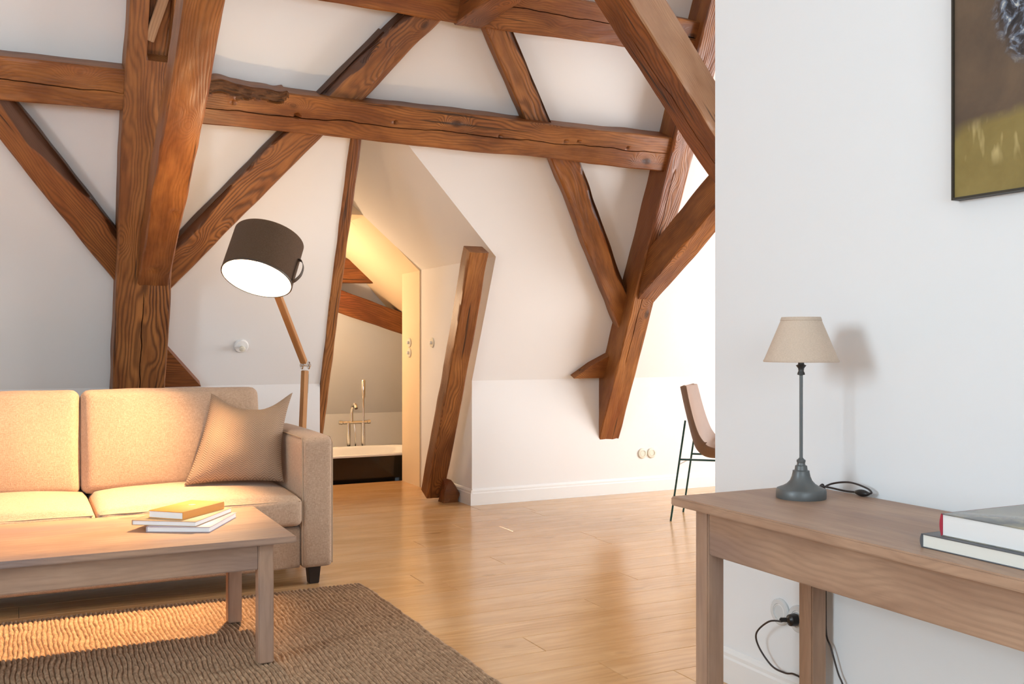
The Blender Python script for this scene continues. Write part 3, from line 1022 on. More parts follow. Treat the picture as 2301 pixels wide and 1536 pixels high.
def rug():
    x0, x1, y0, y1 = -1.35, 1.49, 1.75, 4.665
    pitch = 0.0178
    nr = int((x1 - x0) / pitch)
    sub = 5
    ny = int((y1 - y0) / 0.010)
    vs, fs = [], []
    prof = [0.0, 0.72, 1.0, 1.0, 0.72]
    nxx = nr * sub + 1
    for j in range(ny + 1):
        y = y0 + (y1 - y0) * j / ny
        for i in range(nxx):
            r, k = divmod(i, sub)
            xb = x0 + (i / (nxx - 1)) * (x1 - x0)
            wx = 0.013 * noise.noise(V((r * 0.16, y * 5.0, 1.0))) + 0.006 * noise.noise(V((r * 0.55, y * 13, 4.0)))
            h = prof[k] * (0.0066 + 0.0026 * noise.noise(V((r * 3.7, y * 42, 2.0))) + 0.0022 * noise.noise(V((i * 2.1, y * 90, 7))))
            e = 0.006 * noise.noise(V((r * 0.31, 9.1, 0.2)))
            yy = y + (e if j in (0, ny) else 0)
            vs.append((xb + wx, yy, 0.002 + h))
    for j in range(ny):
        for i in range(nxx - 1):
            a = j * nxx + i
            fs.append((a, a + 1, a + nxx + 1, a + nxx))
    # rim down to the floor
    b0 = len(vs)
    rim = [i for i in range(nxx)] + [j * nxx + nxx - 1 for j in range(1, ny + 1)] + [ny * nxx + i for i in range(nxx - 2, -1, -1)] + [j * nxx for j in range(ny - 1, 0, -1)]
    for i in rim:
        vs.append((vs[i][0], vs[i][1], 0.0005))
    n = len(rim)
    for k in range(n):
        fs.append((rim[k], b0 + k, b0 + (k + 1) % n, rim[(k + 1) % n]))
    o = obj('rug', vs, fs, jute(), None, True, 75)
    tag(o, 'brown braided jute rug under the coffee table', 'rug')


rug()
RZ = 0.0115


# ------------------------------------------------------------------ tables
def board(name, x0, x1, y0, y1, z0, z1, mat, parent, origin, along='x', bevel=0.004):
    """plank of a table with its grain along x, y or z"""
    L = {'x': x1 - x0, 'y': y1 - y0, 'z': z1 - z0}[along]
    dims = {'x': ((x1 - x0), (y1 - y0), (z1 - z0)), 'y': ((y1 - y0), (x1 - x0), (z1 - z0)), 'z': ((z1 - z0), (x1 - x0), (y1 - y0))}[along]
    bm = bmesh.new()
    hx, hy, hz = (d / 2 for d in dims)
    bm_box(bm, -hx, hx, -hy, hy, -hz, hz)
    bmesh.ops.bevel(bm, geom=list(bm.edges), offset=bevel, segments=2, affect='EDGES')
    o = from_bm(name, bm, mat, parent, True, 50)
    if along == 'y':
        o.rotation_euler = (0, 0, PI / 2)
    elif along == 'z':
        o.matrix_basis = Matrix(((0, 1, 0, 0), (0, 0, 1, 0), (1, 0, 0, 0), (0, 0, 0, 1)))
    o.location = V(((x0 + x1) / 2, (y0 + y1) / 2, (z0 + z1) / 2)) - V(origin)
    return o


CT = 0.472
o3 = (0.15, 3.97, 0)
ct = thing('coffee_table', o3, 'long brown wooden coffee table in front of the sofa', 'table')
board('table_top', -0.62, 0.905, 3.595, 4.33, CT - 0.024, CT, M['table'], ct, o3)
board('apron', -0.50, 0.776, 3.640, 3.662, 0.353, CT - 0.024, M['table'], ct, o3)
board('apron', -0.50, 0.776, 4.245, 4.267, 0.353, CT - 0.024, M['table'], ct, o3)
board('apron', 0.802, 0.824, 3.69, 4.215, 0.353, CT - 0.024, M['table'], ct, o3, 'y')
board('apron', -0.548, -0.526, 3.69, 4.215, 0.353, CT - 0.024, M['table'], ct, o3, 'y')
for lx in (0.774, -0.556):
    for ly in (3.632, 4.215):
        board('leg', lx, lx + 0.056, ly, ly + 0.056, RZ, CT - 0.024, M['table'], ct, o3, 'z')

TZ = 0.735
CX0, CX1, CY0, CY1 = 1.683, 2.190, 0.62, 2.365
o3 = (1.95, 1.45, 0)
con = thing('console_table', o3, 'brown wooden console table against the white partition wall', 'table')
board('table_top', CX0, CX1, CY0, CY1, TZ - 0.026, TZ, M['table'], con, o3, 'y')
board('apron', CX0 + 0.055, CX0 + 0.078, CY0 + 0.10, CY1 - 0.105, 0.58, TZ - 0.026, M['table'], con, o3, 'y')
board('apron', CX1 - 0.045, CX1 - 0.022, CY0 + 0.10, CY1 - 0.105, 0.58, TZ - 0.026, M['table'], con, o3, 'y')
board('apron', CX0 + 0.11, CX1 - 0.07, CY1 - 0.085, CY1 - 0.062, 0.58, TZ - 0.026, M['table'], con, o3)
board('apron', CX0 + 0.11, CX1 - 0.07, CY0 + 0.062, CY0 + 0.085, 0.58, TZ - 0.026, M['table'], con, o3)
for lx in (CX0 + 0.05, CX1 - 0.072):
    for ly in (CY1 - 0.108, CY0 + 0.05):
        board('leg', lx, lx + 0.058, ly, ly + 0.058, 0.0, TZ - 0.026, M['table'], con, o3, 'z')


# ------------------------------------------------------------------ books
def book(corner, ang, length, width, z, thick, cover, page, label, spine='near', group=None, stamp=None, cmat_spine=None, round_spine=False):
    """corner = near corner; length runs along ang, width along ang+90 (to the left).
    spine 'near' = spine on the length edge through the corner, 'far' = on the opposite edge"""
    t = thing('book', (corner[0], corner[1], z), label, 'book', ang, group)
    ct_ = 0.0022
    box('cover_board', 0, length, 0, width, 0, ct_, cover, t, 0.0006, 1)
    box('cover_board', 0, length, 0, width, thick - ct_, thick, cover, t, 0.0006, 1)
    m = 0.003
    ps, pe = (ct_, width - m) if spine == 'near' else (m, width - ct_)
    # pages: a slightly hollow fore edge
    box('page_block', m, length - m, ps, pe, ct_, thick - ct_, page, t)
    sm = cmat_spine or cover
    pts = []
    n = 7
    for i in range(n + 1):
        a = -1 + 2 * i / n
        bul = 0.0045 * (1 - a * a) if round_spine else 0.0008 * (1 - a * a)
        pts.append((bul, thick / 2 + a * thick / 2))
    sg = -1 if spine == 'near' else 1
    y0 = 0 if spine == 'near' else width
    poly = [(0, y0 + sg * b_, h) for b_, h in pts] + [(0, y0 - sg * 0.002, thick), (0, y0 - sg * 0.002, 0)]
    prism('spine', poly, (length, 0, 0), sm, t)
    if stamp:
        lathe('stamp', [(stamp, thick), (stamp, thick + 0.0004)], M['silver'], t, 20, (length * 0.62, width * 0.5, 0))
    return t


g = 'books stacked on the coffee table'
book((0.632, 3.806), math.radians(61.7), 0.32, 0.24, CT, 0.020, M['book_lilac'], M['page'], 'grey-lilac covered book at the bottom of the stack on the coffee table', 'far', g)
book((0.586, 3.835), math.radians(55.6), 0.32, 0.255, CT + 0.020, 0.019, M['book_tan'], M['page'], 'tan covered book in the middle of the stack on the coffee table', 'far', g)
book((0.548, 3.895), math.radians(45.6), 0.265, 0.155, CT + 0.039, 0.028, M['book_orange'], M['page'], 'ochre cloth book on top of the stack on the coffee table', 'near', g, stamp=0.014)


def art_cover():
    m, nt, b = new_mat('printed_grey_cover')
    v, raw = obj_coord(nt, rand=False)
    n = noise_n(nt, v, 11, 4, 0.6, 0.4)
    c = mixc(nt, mapr(nt, n, 0.42, 0.66), (0.155, 0.165, 0.165), (0.36, 0.33, 0.24))
    lk(nt, c, b.inputs['Base Color'])
    b.inputs['Roughness'].default_value = 0.18
    return m


g = 'large books on the console table'
# spine faces the far end of the table (+y), the cut edge of the pages faces the room
book((1.752, 1.535), math.radians(0), 0.27, 0.36, TZ, 0.030, M['book_grey'], M['page_cream'], 'thinner large book with grey cover lying lowest on the console table', 'far', g, round_spine=True)
bk = [o for o in S.objects if o.name.startswith('book')][-1]
bk.location.y = 1.535 - 0.36
book((1.768, 1.497 - 0.335), math.radians(0), 0.27, 0.335, TZ + 0.030, 0.048, art_cover(), M['page'], 'thick large book with red spine lying on top on the console table', 'far', g, cmat_spine=M['book_red'], round_spine=True)

# ------------------------------------------------------------------ floor lamp
AX = V((0.338, 0.345, 0.870)).normalized()
C0 = V((1.025, 4.85, 1.486))
lamp = thing('floor_lamp', (1.455, 5.75, 0), 'wooden floor lamp with a lit dark drum shade over the sofa', 'lamp')
LO = V(lamp.location)
R0, HS = 0.172, 0.232
sh = lathe('lamp_shade', [(R0, 0), (R0 + 0.001, 0.004), (R0, HS - 0.004), (R0, HS)], M['shade'], lamp, 64, C0 - LO, AX, cap=False)
lathe('shade_lining', [(R0 - 0.003, 0.0), (R0 - 0.003, HS)], M['lining'], sh, 64, C0 - LO, AX, cap=False)
lathe('shade_rim', [(R0 - 0.004, -0.001), (R0 + 0.002, -0.001), (R0 + 0.002, 0.005), (R0 - 0.004, 0.005)], M['leather'], sh, 64, C0 - LO, AX, cap=False)
qa = V((0, 0, 1)).rotation_difference(AX).to_matrix()
CR = V((math.cos(YAW), -math.sin(YAW), 0))          # to the right as seen from the room
side = (CR - AX * CR.dot(AX)).normalized()
fwd = AX.cross(side)
bc = C0 + AX * 0.12
lathe('bulb', [(0.008, 0.03), (0.02, 0.022), (0.03, 0.0), (0.028, -0.02), (0.016, -0.034), (0.004, -0.038)], M['bulb'], lamp, 20, bc - LO, AX)
lathe('bulb_socket', [(0.019, 0.028), (0.019, 0.085)], M['black'], lamp, 20, bc - LO, AX)
for a in (0, 2.094, 4.189):
    d = side * math.cos(a) + fwd * math.sin(a)
    tube('shade_spoke', [bc + AX * 0.075 - LO, C0 + AX * (HS - 0.02) + d * (R0 - 0.004) - LO], 0.0025, M['steel'], lamp, 6, False)
# leather strap loop at the right of the shade
e = side * R0 + C0
loop = [e + AX * 0.135, e + AX * 0.13 + side * 0.018, e + AX * 0.10 + side * 0.034, e + AX * 0.055 + side * 0.034, e + AX * 0.02 + side * 0.016, e + AX * 0.008]
P = catmull(loop, 6)
vs, fs = [], []
for i, p in enumerate(P):
    tn = (P[min(i + 1, len(P) - 1)] - P[max(i - 1, 0)]).normalized()
    nn = tn.cross(fwd).normalized()
    for du, dv in ((-0.012, -0.0012), (0.012, -0.0012), (0.012, 0.0012), (-0.012, 0.0012)):
        vs.append(p + fwd * du + nn * dv - LO)
for i in range(len(P) - 1):
    for k in range(4):
        j = (k + 1) % 4
        fs.append((i * 4 + k, i * 4 + j, (i + 1) * 4 + j, (i + 1) * 4 + k))
fs += [(3, 2, 1, 0), tuple(len(vs) - 4 + k for k in range(4))]
obj('strap', vs, fs, M['leather'], lamp, True, 50)


def stick(name, A, B, w, t, mat, parent, origin, hint=(0, -1, 0), bevel=0.003):
    A, B = V(A), V(B)
    L = (B - A).length
    ex = (B - A) / L
    ez = V(hint); ez = (ez - ex * ez.dot(ex)).normalized()
    ey = ez.cross(ex)
    bm = bmesh.new()
    bm_box(bm, 0, L, -w / 2, w / 2, -t / 2, t / 2)
    bmesh.ops.bevel(bm, geom=list(bm.edges), offset=bevel, segments=2, affect='EDGES')
    o = from_bm(name, bm, mat, parent, True, 50)
    m = Matrix((ex, ey, ez)).transposed().to_4x4()
    m.translation = A - V(origin)
    o.matrix_basis = m
    return o


J = V((1.478, 5.68, 1.045))
E1 = V((1.115, 5.10, 1.60))
dj = (E1 - J).normalized()
hint = (0.55, -0.8, 0.2)
stick('upper_arm', J + dj * 0.03, E1, 0.030, 0.036, M['lampwood'], lamp, LO, hint)
K = J + dj * 0.50
stick('arm_plate', J + dj * 0.40, J + dj * 0.66, 0.034, 0.012, M['steel'], lamp, LO, (0.9, 0.3, 0.3))
stick('shade_bracket', E1, C0 + AX * 0.19 + (E1 - C0 - AX * 0.19).normalized() * 0.168, 0.02, 0.02, M['black'], lamp, LO, hint)
base = V((1.452, 5.745, 0.03))
dn = (base - J).normalized()
stick('lower_post', J + dn * 0.03, base, 0.032, 0.036, M['lampwood'], lamp, LO, (0.3, -0.95, 0))
for s in (-1, 1):
    lathe('joint_disc', [(0.022, -0.004), (0.024, -0.002), (0.024, 0.002), (0.022, 0.004)], M['chrome'], lamp, 24, J + V((0.020 * s, 0, 0)) - LO, (1, 0.1, 0))
tube('joint_bolt', [J + V((-0.032, 0, 0)) - LO, J + V((0.034, 0, 0)) - LO], 0.006, M['chrome'], lamp, 10, False)
stick('perforated_strip', J + dn * 0.05 + V((0.020, -0.004, 0)), J + dn * 0.16 + V((0.020, -0.004, 0)), 0.016, 0.003, M['steel'], lamp, LO, (1, 0, 0), 0.0005)
lathe('lamp_base', [(0.15, 0.0), (0.15, 0.022), (0.145, 0.028), (0.03, 0.034), (0.03, 0.06)], M['lampmetal_dark'], lamp, 40, (0, 0, 0))
# the lamp's own light: reflector bulb throwing light out of the shade, and its glow upwards
sp = bpy.data.lights.new('reflector_bulb', 'SPOT')
sp.energy = 450; sp.color = (1.0, 0.60, 0.30); sp.spot_size = math.radians(96); sp.spot_blend = 1.0; sp.shadow_soft_size = 0.015
so = bpy.data.objects.new('reflector_bulb', sp)
so.location = bc - AX * 0.045
aim = V((-0.15, 4.55, 0.30)) - V(so.location)
so.rotation_euler = aim.to_track_quat('-Z', 'Y').to_euler()
COL.objects.link(so)
pp = bpy.data.lights.new('bulb_glow', 'POINT')
pp.energy = 12; pp.color = (1.0, 0.72, 0.42); pp.shadow_soft_size = 0.03
po = bpy.data.objects.new('bulb_glow', pp)
po.location = bc + AX * 0.075 - side * 0.06 + fwd * 0.02
COL.objects.link(po)

# grey plank set into the notch near the top of the massive post
gp = stick('notch_plank', (0.03 + 2.68 - 0.01, 0.035, -0.03), (3.15, -0.09, -0.03), 0.05, 0.05, M['beam_grey'], post1, (0, 0, 0), (0, 0, 1))
gp['label'] = 'weathered grey plank in the notch'

# ------------------------------------------------------------------ table lamp
tl = thing('table_lamp', (2.0, 2.175, TZ), 'small table lamp with beige cone shade and grey metal stem', 'lamp')
lathe('lamp_foot', [(0.069, 0), (0.070, 0.004), (0.070, 0.022), (0.067, 0.027), (0.060, 0.030), (0.052, 0.033), (0.040, 0.040), (0.031, 0.050), (0.026, 0.062), (0.0235, 0.074), (0.0235, 0.078), (0.018, 0.080), (0.0165, 0.092), (0.012, 0.094), (0.011, 0.100), (0.0125, 0.103), (0.0125, 0.108), (0.008, 0.111), (0.006, 0.114)], M['lampmetal'], tl, 48)
lathe('stem', [(0.0048, 0.112), (0.0048, 0.352)], M['lampmetal'], tl, 16)
lathe('collar', [(0.005, 0.350), (0.011, 0.352), (0.010, 0.357), (0.0075, 0.362), (0.0085, 0.370), (0.013, 0.376), (0.015, 0.378), (0.0085, 0.381), (0.0085, 0.40)], M['lampmetal_dark'], tl, 24)
cs = lathe('lamp_shade', [(0.104, 0.389), (0.104, 0.392), (0.056, 0.508), (0.0525, 0.513), (0.0525, 0.515)], M['cone_shade'], tl, 64, cap=False, sharp=25)
lathe('shade_trim', [(0.0565, 0.505), (0.0580, 0.507), (0.0545, 0.516), (0.0520, 0.516), (0.0515, 0.512)], M['cone_shade'], cs, 64, cap=False)
lathe('shade_trim', [(0.1045, 0.388), (0.1055, 0.390), (0.1045, 0.394), (0.1035, 0.391)], M['cone_shade'], cs, 64, cap=False)
# flex with its hand switch, down behind the table to the socket
z0 = 0.008
cord_pts = [(0.066, 0.012, 0.012), (0.095, 0.03, 0.020), (0.130, 0.035, 0.018), (0.160, -0.005, 0.010), (0.172, -0.040, 0.010)]
tube('cord', cord_pts, 0.0028, M['cord'], tl, 8)
tube('cord', [(0.176, -0.075, 0.010), (0.180, -0.09, 0.014), (0.176, -0.075, 0.026), (0.166, -0.02, 0.036), (0.150, 0.035, 0.026), (0.125, 0.06, 0.006), (0.16, 0.10, 0.004), (0.197, 0.11, -0.02), (0.199, 0.11, -0.35), (0.192, 0.10, -0.44), (0.187, 0.076, -0.475), (0.187, 0.047, -0.542), (0.187, 0.026, -0.575), (0.186, -0.01, -0.66), (0.17, -0.02, -0.722), (0.12, 0.05, -0.731)], 0.0028, M['cord'], tl, 8)
bm = bmesh.new()
bmesh.ops.create_uvsphere(bm, u_segments=20, v_segments=12, radius=1)
for v in bm.verts:
    v.co = V((v.co.x * 0.011, v.co.y * 0.030 * (1 - 0.25 * abs(v.co.z)), v.co.z * 0.010))
sw = from_bm('cord_switch', bm, M['black'], tl, True, 60)
sw.location = (0.172, -0.062, 0.0105)
XS = WX - 2.0
tube('cord', [(XS - 0.052, 0.255, -0.437), (XS - 0.065, 0.30, -0.447), (XS - 0.06, 0.365, -0.50), (XS - 0.045, 0.372, -0.55), (XS - 0.032, 0.325, -0.60), (XS - 0.025, 0.27, -0.608), (XS - 0.024, 0.23, -0.600), (XS - 0.022, 0.18, -0.61), (XS - 0.026, 0.13, -0.65), (XS - 0.05, 0.10, -0.715), (XS - 0.09, 0.05, -0.731)], 0.003, M['cord'], tl, 8)
pl_ = thing('power_plug', (WX - 0.016, 2.408, 0.305), 'black power plug pushed into the right socket below the console table', 'plug')
lathe('plug_body', [(0.019, 0.0), (0.020, 0.006), (0.018, 0.022), (0.010, 0.026), (0.008, 0.028)], M['black'], pl_, 24, (0, 0, 0), (-1, 0.05, 0))
stick('strain_relief', (-0.016, 0.006, 0), (-0.036, 0.032, -0.004), 0.013, 0.013, M['black'], pl_, (0, 0, 0), (0, 0, 1))


# ------------------------------------------------------------------ sockets, switches, knob
def round_socket(name, loc, nrm, label, cat, plate, insert, R=0.043, group=None):
    t = thing(name, loc, label, cat, 0, group)
    lathe('cover_plate', [(R, 0), (R, 0.006), (R - 0.004, 0.010), (R * 0.62, 0.011), (R * 0.60, 0.008)], plate, t, 36, (0, 0, 0), nrm)
    lathe('insert', [(R * 0.60, 0.0005), (R * 0.60, 0.009), (R * 0.52, 0.0105), (R * 0.48, 0.002), (0.002, 0.0018)], insert, t, 32, (0, 0, 0), nrm)
    n = V(nrm).normalized()
    u = n.cross(V((0, 0, 1))).normalized()
    for s in (-1, 1):
        lathe('contact_hole', [(0.0028, 0.0018), (0.0028, 0.0026)], M['black'], t, 10, u * (0.0095 * s), nrm)
    return t


g = 'paired wall sockets'
round_socket('wall_socket', (WX, 2.492, 0.308), (-1, 0, 0), 'empty round socket left of the plugged one below the console table', 'socket', M['glassrim'], M['socket_white'], group=g)
round_socket('wall_socket', (WX, 2.408, 0.305), (-1, 0, 0), 'round socket below the console table that holds the black plug', 'socket', M['glassrim'], M['socket_white'], group=g)
round_socket('wall_socket', (4.395, YB, 0.303), (0, -1, 0), 'left one of two ivory sockets on the knee wall near the chair', 'socket', M['socket'], M['socket'], 0.041, g)
round_socket('wall_socket', (4.482, YB, 0.303), (0, -1, 0), 'right one of two ivory sockets on the knee wall near the chair', 'socket', M['socket'], M['socket'], 0.041, g)


def switch(loc, label):
    t = thing('light_switch', loc, label, 'switch', 0, 'round light switches of the passage')
    lathe('cover_plate', [(0.040, 0), (0.040, 0.006), (0.036, 0.010)], M['socket'], t, 32, (0, 0, 0), (-1, 0, 0))
    lathe('toggle', [(0.014, 0.009), (0.013, 0.022), (0.009, 0.026)], M['socket_white'], t, 20, (0, 0, 0), (-1, 0, 0))


switch((JX, 7.80, 1.175), 'upper round switch on the cream lining of the bathroom opening')
switch((JX, 7.80, 1.09), 'lower round switch on the cream lining of the bathroom opening')
switch((PX1, 7.32, 1.175), 'round switch on the passage wall beside the stout leaning post')
kb = thing('wall_button', on_slope(1.262, 1.155), 'small white round button on the roof slope left of the lamp stand', 'button')
lathe('rosette', [(0.046, 0), (0.046, 0.006), (0.040, 0.012), (0.02, 0.014)], M['white_gloss'], kb, 36, (0, 0, 0), NS)
lathe('knob', [(0.008, 0.012), (0.008, 0.03), (0.016, 0.036), (0.019, 0.045), (0.014, 0.054), (0.004, 0.057)], M['socket'], kb, 24, (0, 0, 0), NS)


# ------------------------------------------------------------------ painting
def canvas_mat():
    m, nt, b = new_mat('oil_painting')
    tc = nd(nt, 'ShaderNodeTexCoord')
    sp = nd(nt, 'ShaderNodeSeparateXYZ'); lk(nt, tc.outputs['Object'], sp.inputs[0])
    u, v = sp.outputs[1], sp.outputs[2]     # u = -y distance from the left edge, v = height above the lower edge
    n1 = noise_n(nt, tc.outputs['Object'], 7, 4, 0.6, 0.3)
    n2 = noise_n(nt, tc.outputs['Object'], 22, 4, 0.6, 0.5)
    vv = math_n(nt, 'ADD', v, math_n(nt, 'MULTIPLY', math_n(nt, 'SUBTRACT', n1, 0.5), 0.10))
    vv = math_n(nt, 'ADD', vv, math_n(nt, 'MULTIPLY', u, 0.18))
    low = mapr(nt, vv, 0.145, 0.185, 1, 0)
    brown = mixc(nt, mapr(nt, n1, 0.35, 0.7), (0.095, 0.062, 0.040), (0.15, 0.095, 0.055))
    ochre = mixc(nt, mapr(nt, n1, 0.3, 0.75), (0.22, 0.155, 0.040), (0.33, 0.245, 0.075))
    st_ = nd(nt, 'ShaderNodeVectorMath', operation='MULTIPLY'); lk(nt, tc.outputs['Object'], st_.inputs[0]); st_.inputs[1].default_value = (1, 26, 8)
    dab = mapr(nt, noise_n(nt, st_.outputs[0], 1.0, 2), 0.56, 0.66)
    band = math_n(nt, 'MULTIPLY', mapr(nt, v, 0.07, 0.11, 0, 1), low)
    ochre = mixc(nt, math_n(nt, 'MULTIPLY', math_n(nt, 'MULTIPLY', dab, band), 0.8), ochre, (0.60, 0.46, 0.20))
    c = mixc(nt, low, brown, ochre)
    # dark blue-grey brush work towards the upper right
    dx = math_n(nt, 'SUBTRACT', u, -0.24); dz = math_n(nt, 'SUBTRACT', v, 0.52)
    rr = math_n(nt, 'SQRT', math_n(nt, 'ADD', math_n(nt, 'MULTIPLY', dx, dx), math_n(nt, 'MULTIPLY', math_n(nt, 'MULTIPLY', dz, dz), 0.30)))
    msk = mapr(nt, math_n(nt, 'ADD', rr, math_n(nt, 'MULTIPLY', n2, 0.08)), 0.13, 0.17, 1, 0)
    n3 = noise_n(nt, tc.outputs['Object'], 17, 3, 0.6, 2.5)
    rp = nd(nt, 'ShaderNodeValToRGB')
    el = rp.color_ramp.elements
    el[0].position = 0.40; el[0].color = (0.012, 0.011, 0.014, 1)
    el[1].position = 0.62; el[1].color = (0.16, 0.20, 0.27, 1)
    x = el.new(0.5); x.color = (0.035, 0.028, 0.03, 1)
    x = el.new(0.70); x.color = (0.55, 0.54, 0.48, 1)
    lk(nt, n3, rp.inputs[0])
    c = mixc(nt, msk, c, rp.outputs[0])
    lk(nt, c, b.inputs['Base Color'])
    b.inputs['Roughness'].default_value = 0.45
    bump(nt, b, n2, 0.2, 0.003)
    return m


pt = thing('painting', (WX - 0.001, 1.811, 1.549), 'brown and ochre oil painting on the partition wall above the console', 'painting')
PWD, PHT = 1.1, 0.95
cv = box('canvas', -0.024, 0.0, -PWD + 0.006, -0.006, 0.006, PHT - 0.006, canvas_mat(), pt)
M['frame'] = plain('thin_dark_frame', (0.035, 0.028, 0.018), 0.5)
for (y0, y1, z0, z1) in ((-0.006, 0, 0, PHT), (-PWD, -PWD + 0.006, 0, PHT), (-PWD + 0.006, -0.006, 0, 0.006), (-PWD + 0.006, -0.006, PHT - 0.006, PHT)):
    box('frame_strip', -0.030, 0.0, y0, y1, z0, z1, M['frame'], pt)

# ------------------------------------------------------------------ chair
wv = V((0.753, 0.658, 0)).normalized()
fv = V((0.658, -0.753, 0)).normalized()
chair = thing('dining_chair', (3.984, 5.523, 0), 'taupe shell chair on thin green metal legs half hidden by the partition wall', 'chair', math.atan2(wv.y, wv.x))
# local x = width (away from the viewer), local -y = forward
prof = [(0.045, 0.885), (0.052, 0.86), (0.075, 0.76), (0.105, 0.64), (0.130, 0.54), (0.155, 0.475), (0.20, 0.435), (0.27, 0.425), (0.40, 0.432), (0.50, 0.445), (0.56, 0.440)]
PC = catmull([(0, y, z) for y, z in prof], 5)
hw = []
NP = len(PC)
for i in range(NP):
    f = i / (NP - 1)
    wdt = 0.165 + 0.06 * min(1, f / 0.5)
    if f < 0.08: wdt *= 0.72 + 0.28 * math.sin(f / 0.08 * PI / 2)
    if f > 0.9: wdt *= 0.75 + 0.25 * math.cos((f - 0.9) / 0.1 * PI / 2)
    hw.append(wdt)
NU = 16
vs, fs = [], []
for sgn in (0, 1):
    for i, p in enumerate(PC):
        tn = (PC[min(i + 1, NP - 1)] - PC[max(i - 1, 0)]).normalized()
        nm = V((0, tn.z, -tn.y))                 # towards the sitter
        if nm.y < 0 and i < NP * 0.4: nm = -nm
        nm = V((0, -tn.z, tn.y)) if V((0, -tn.z, tn.y)).z > -0.05 else nm
        for k in range(NU + 1):
            s = -1 + 2 * k / NU
            curl = (0.05 + 0.055 * math.exp(-((i / (NP - 1) - 0.55) / 0.16) ** 2)) * abs(s) ** 2.5 * (1 if i > 2 else 0.7)
            th_ = 0.016 * (1 - abs(s) ** 6 * 0.7)
            q = V((s * hw[i], p.y, p.z)) + nm * curl + nm * (th_ if sgn == 0 else -th_)
            vs.append((q.x, -q.y, q.z))
o_ = NP * (NU + 1)
for i in range(NP - 1):
    for k in range(NU):
        a = i * (NU + 1) + k
        fs.append((a, a + 1, a + NU + 2, a + NU + 1))
        fs.append((o_ + a, o_ + a + NU + 1, o_ + a + NU + 2, o_ + a + 1))
for i in range(NP - 1):
    a, b_ = i * (NU + 1), (i + 1) * (NU + 1)
    fs.append((a, b_, o_ + b_, o_ + a))
    a, b_ = a + NU, b_ + NU
    fs.append((b_, a, o_ + a, o_ + b_))
for k in range(NU):
    fs.append((k + 1, k, o_ + k, o_ + k + 1))
    a = (NP - 1) * (NU + 1) + k
    fs.append((a, a + 1, o_ + a + 1, o_ + a))
bmc = bmesh.new()
bv = [bmc.verts.new(v) for v in vs]
for f in fs:
    bmc.faces.new([bv[i] for i in f])
sh_ = from_bm('seat_shell', bmc, M['chair'], chair, True, 75)
for s in (-1, 1):
    tube('leg', [(0.185 * s, 0, 0.0), (0.175 * s, -0.095, 0.665 if s < 0 else 0.64)], 0.0065, M['green'], chair, 10, False)
    tube('leg', [(0.20 * s, -0.56, 0.0), (0.17 * s, -0.47, 0.415)], 0.0065, M['green'], chair, 10, False)
    tube('seat_rail', [(0.179 * s, -0.060, 0.408), (0.17 * s, -0.47, 0.412)], 0.0065, M['green'], chair, 10, False)
tube('cross_bar', [(-0.180, -0.053, 0.375), (0.180, -0.053, 0.375)], 0.004, M['steel'], chair, 8, False)
tube('cross_bar', [(-0.17, -0.46, 0.412), (0.17, -0.46, 0.412)], 0.006, M['green'], chair, 8, False)

# ------------------------------------------------------------------ bathroom things
TX0, TX1, TY0, TY1, TR_ = 1.50, 3.22, 8.06, 8.80, 0.228
tub = thing('bathtub', ((TX0 + TX1) / 2, (TY0 + TY1) / 2, BF), 'black freestanding bathtub with white inside, seen through the passage', 'bathtub')


def tub_ring(hx, hy, z, n=96, e=6.0):
    out = []
    for i in range(n):
        a = 2 * PI * i / n
        c, s = math.cos(a), math.sin(a)
        out.append((math.copysign(abs(c) ** (2 / e), c) * hx, math.copysign(abs(s) ** (2 / e), s) * hy, z))
    return out


def loft(name, rings, mat, parent, cap0=False, cap1=False):
    n = len(rings[0])
    vs = [p for r in rings for p in r]
    fs = []
    for k in range(len(rings) - 1):
        for i in range(n):
            j = (i + 1) % n
            fs.append((k * n + i, k * n + j, (k + 1) * n + j, (k + 1) * n + i))
    if cap0: fs.append(tuple(range(n - 1, -1, -1)))
    if cap1: fs.append(tuple(range((len(rings) - 1) * n, len(rings) * n)))
    return obj(name, vs, fs, mat, parent, True, 50)


HX, HY, HT = (TX1 - TX0) / 2, (TY1 - TY0) / 2, TR_ - BF
loft('outer_shell', [tub_ring(HX * 0.80, HY * 0.80, 0), tub_ring(HX * 0.86, HY * 0.85, 0.03), tub_ring(HX * 0.94, HY * 0.94, 0.25), tub_ring(HX * 0.985, HY * 0.985, HT - 0.02)], M['tub_black'], tub, True)
loft('inner_basin', [tub_ring(HX * 0.985, HY * 0.985, HT - 0.02), tub_ring(HX, HY, HT - 0.018), tub_ring(HX, HY, HT - 0.006), tub_ring(HX - 0.006, HY - 0.006, HT), tub_ring(HX - 0.045, HY - 0.045, HT), tub_ring(HX - 0.06, HY - 0.06, HT - 0.02), tub_ring(HX * 0.82, HY * 0.76, HT - 0.40), tub_ring(HX * 0.72, HY * 0.62, HT - 0.44)], M['tub_white'], tub, False, True)
mx = thing('bath_mixer', (2.80, 8.93, BF), 'chrome floor standing bath mixer with hand shower behind the tub', 'tap')
zt = TR_ - BF
for x in (-0.070, 0.070):
    lathe('riser', [(0.026, 0.0), (0.026, 0.012), (0.020, 0.014), (0.020, zt + 0.20)], M['chrome'], mx, 20, (x, 0, 0))
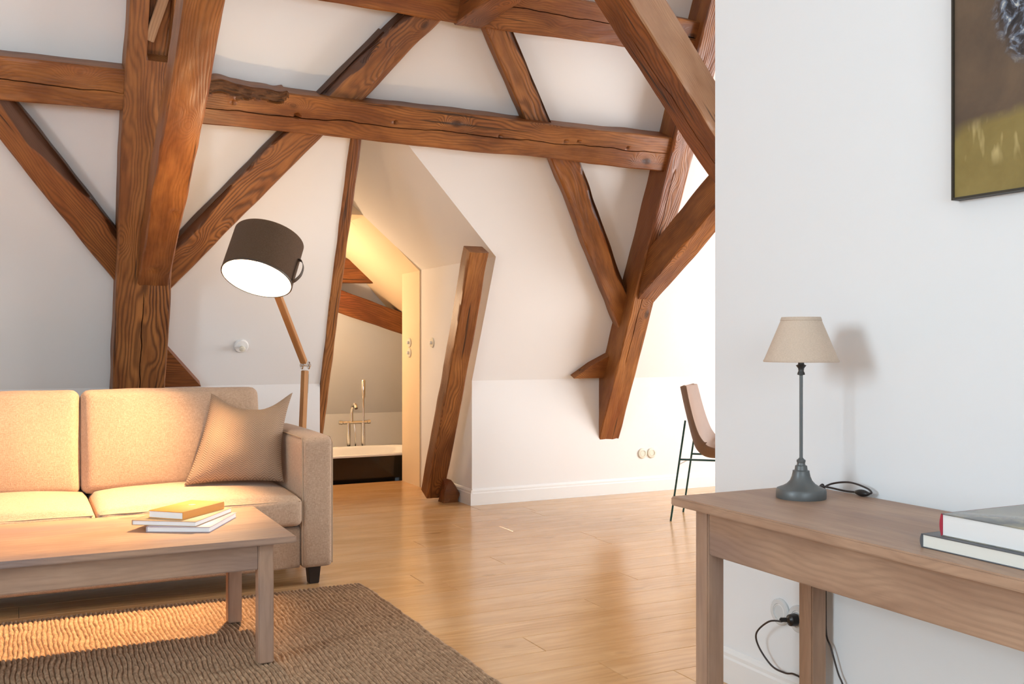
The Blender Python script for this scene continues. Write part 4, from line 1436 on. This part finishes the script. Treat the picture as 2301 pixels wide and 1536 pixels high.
tube('bridge', [(-0.125, 0, zt + 0.205), (0.105, 0, zt + 0.205)], 0.016, M['chrome'], mx, 14, False)
lathe('lever', [(0.013, 0), (0.019, 0.004), (0.019, 0.035), (0.012, 0.04)], M['chrome'], mx, 18, (0.105, 0, zt + 0.205), (1, 0, 0.1))
lathe('lever', [(0.013, 0), (0.019, 0.004), (0.019, 0.035), (0.012, 0.04)], M['chrome'], mx, 18, (-0.125, 0, zt + 0.205), (-1, 0, 0.1))
lathe('hand_shower', [(0.008, 0), (0.010, 0.05), (0.011, 0.21), (0.018, 0.23), (0.020, 0.38), (0.014, 0.39)], M['chrome'], mx, 18, (0.070, -0.01, zt + 0.21))
tube('spout', [(-0.04, 0, zt + 0.21), (-0.04, 0, zt + 0.30), (-0.035, -0.02, zt + 0.36), (-0.03, -0.07, zt + 0.375), (-0.03, -0.11, zt + 0.34)], 0.016, M['chrome'], mx, 12)
tube('shower_hose', [(-0.02, -0.02, zt + 0.19), (-0.012, -0.03, zt + 0.05), (-0.005, -0.02, zt - 0.12), (0.05, -0.03, zt - 0.16), (0.072, -0.03, zt + 0.02), (0.072, -0.022, zt + 0.20)], 0.006, M['chrome'], mx, 8)
# pendant lamp of the bathroom
BLZ = 1.50
bl = thing('pendant_lamp', (2.0, 8.45, BLZ), 'warm glass globe pendant of the bathroom hidden behind the thin leaning post', 'lamp')
lathe('globe', [(0.004, -0.06), (0.035, -0.052), (0.055, -0.025), (0.06, 0.0), (0.055, 0.025), (0.035, 0.052), (0.02, 0.06)], M['bulb'], bl, 28)
lathe('lamp_holder', [(0.022, 0.052), (0.022, 0.10), (0.008, 0.115)], M['steel'], bl, 20)
tube('flex', [(0, 0, 0.11), (0, 0, k9(2.0) - BLZ)], 0.004, M['cord'], bl, 8, False)
pl2 = bpy.data.lights.new('bathroom_light', 'POINT')
pl2.energy = 98; pl2.color = (1.0, 0.68, 0.40); pl2.shadow_soft_size = 0.08
po2 = bpy.data.objects.new('bathroom_light', pl2)
po2.location = (2.0, 8.45, BLZ)
COL.objects.link(po2)
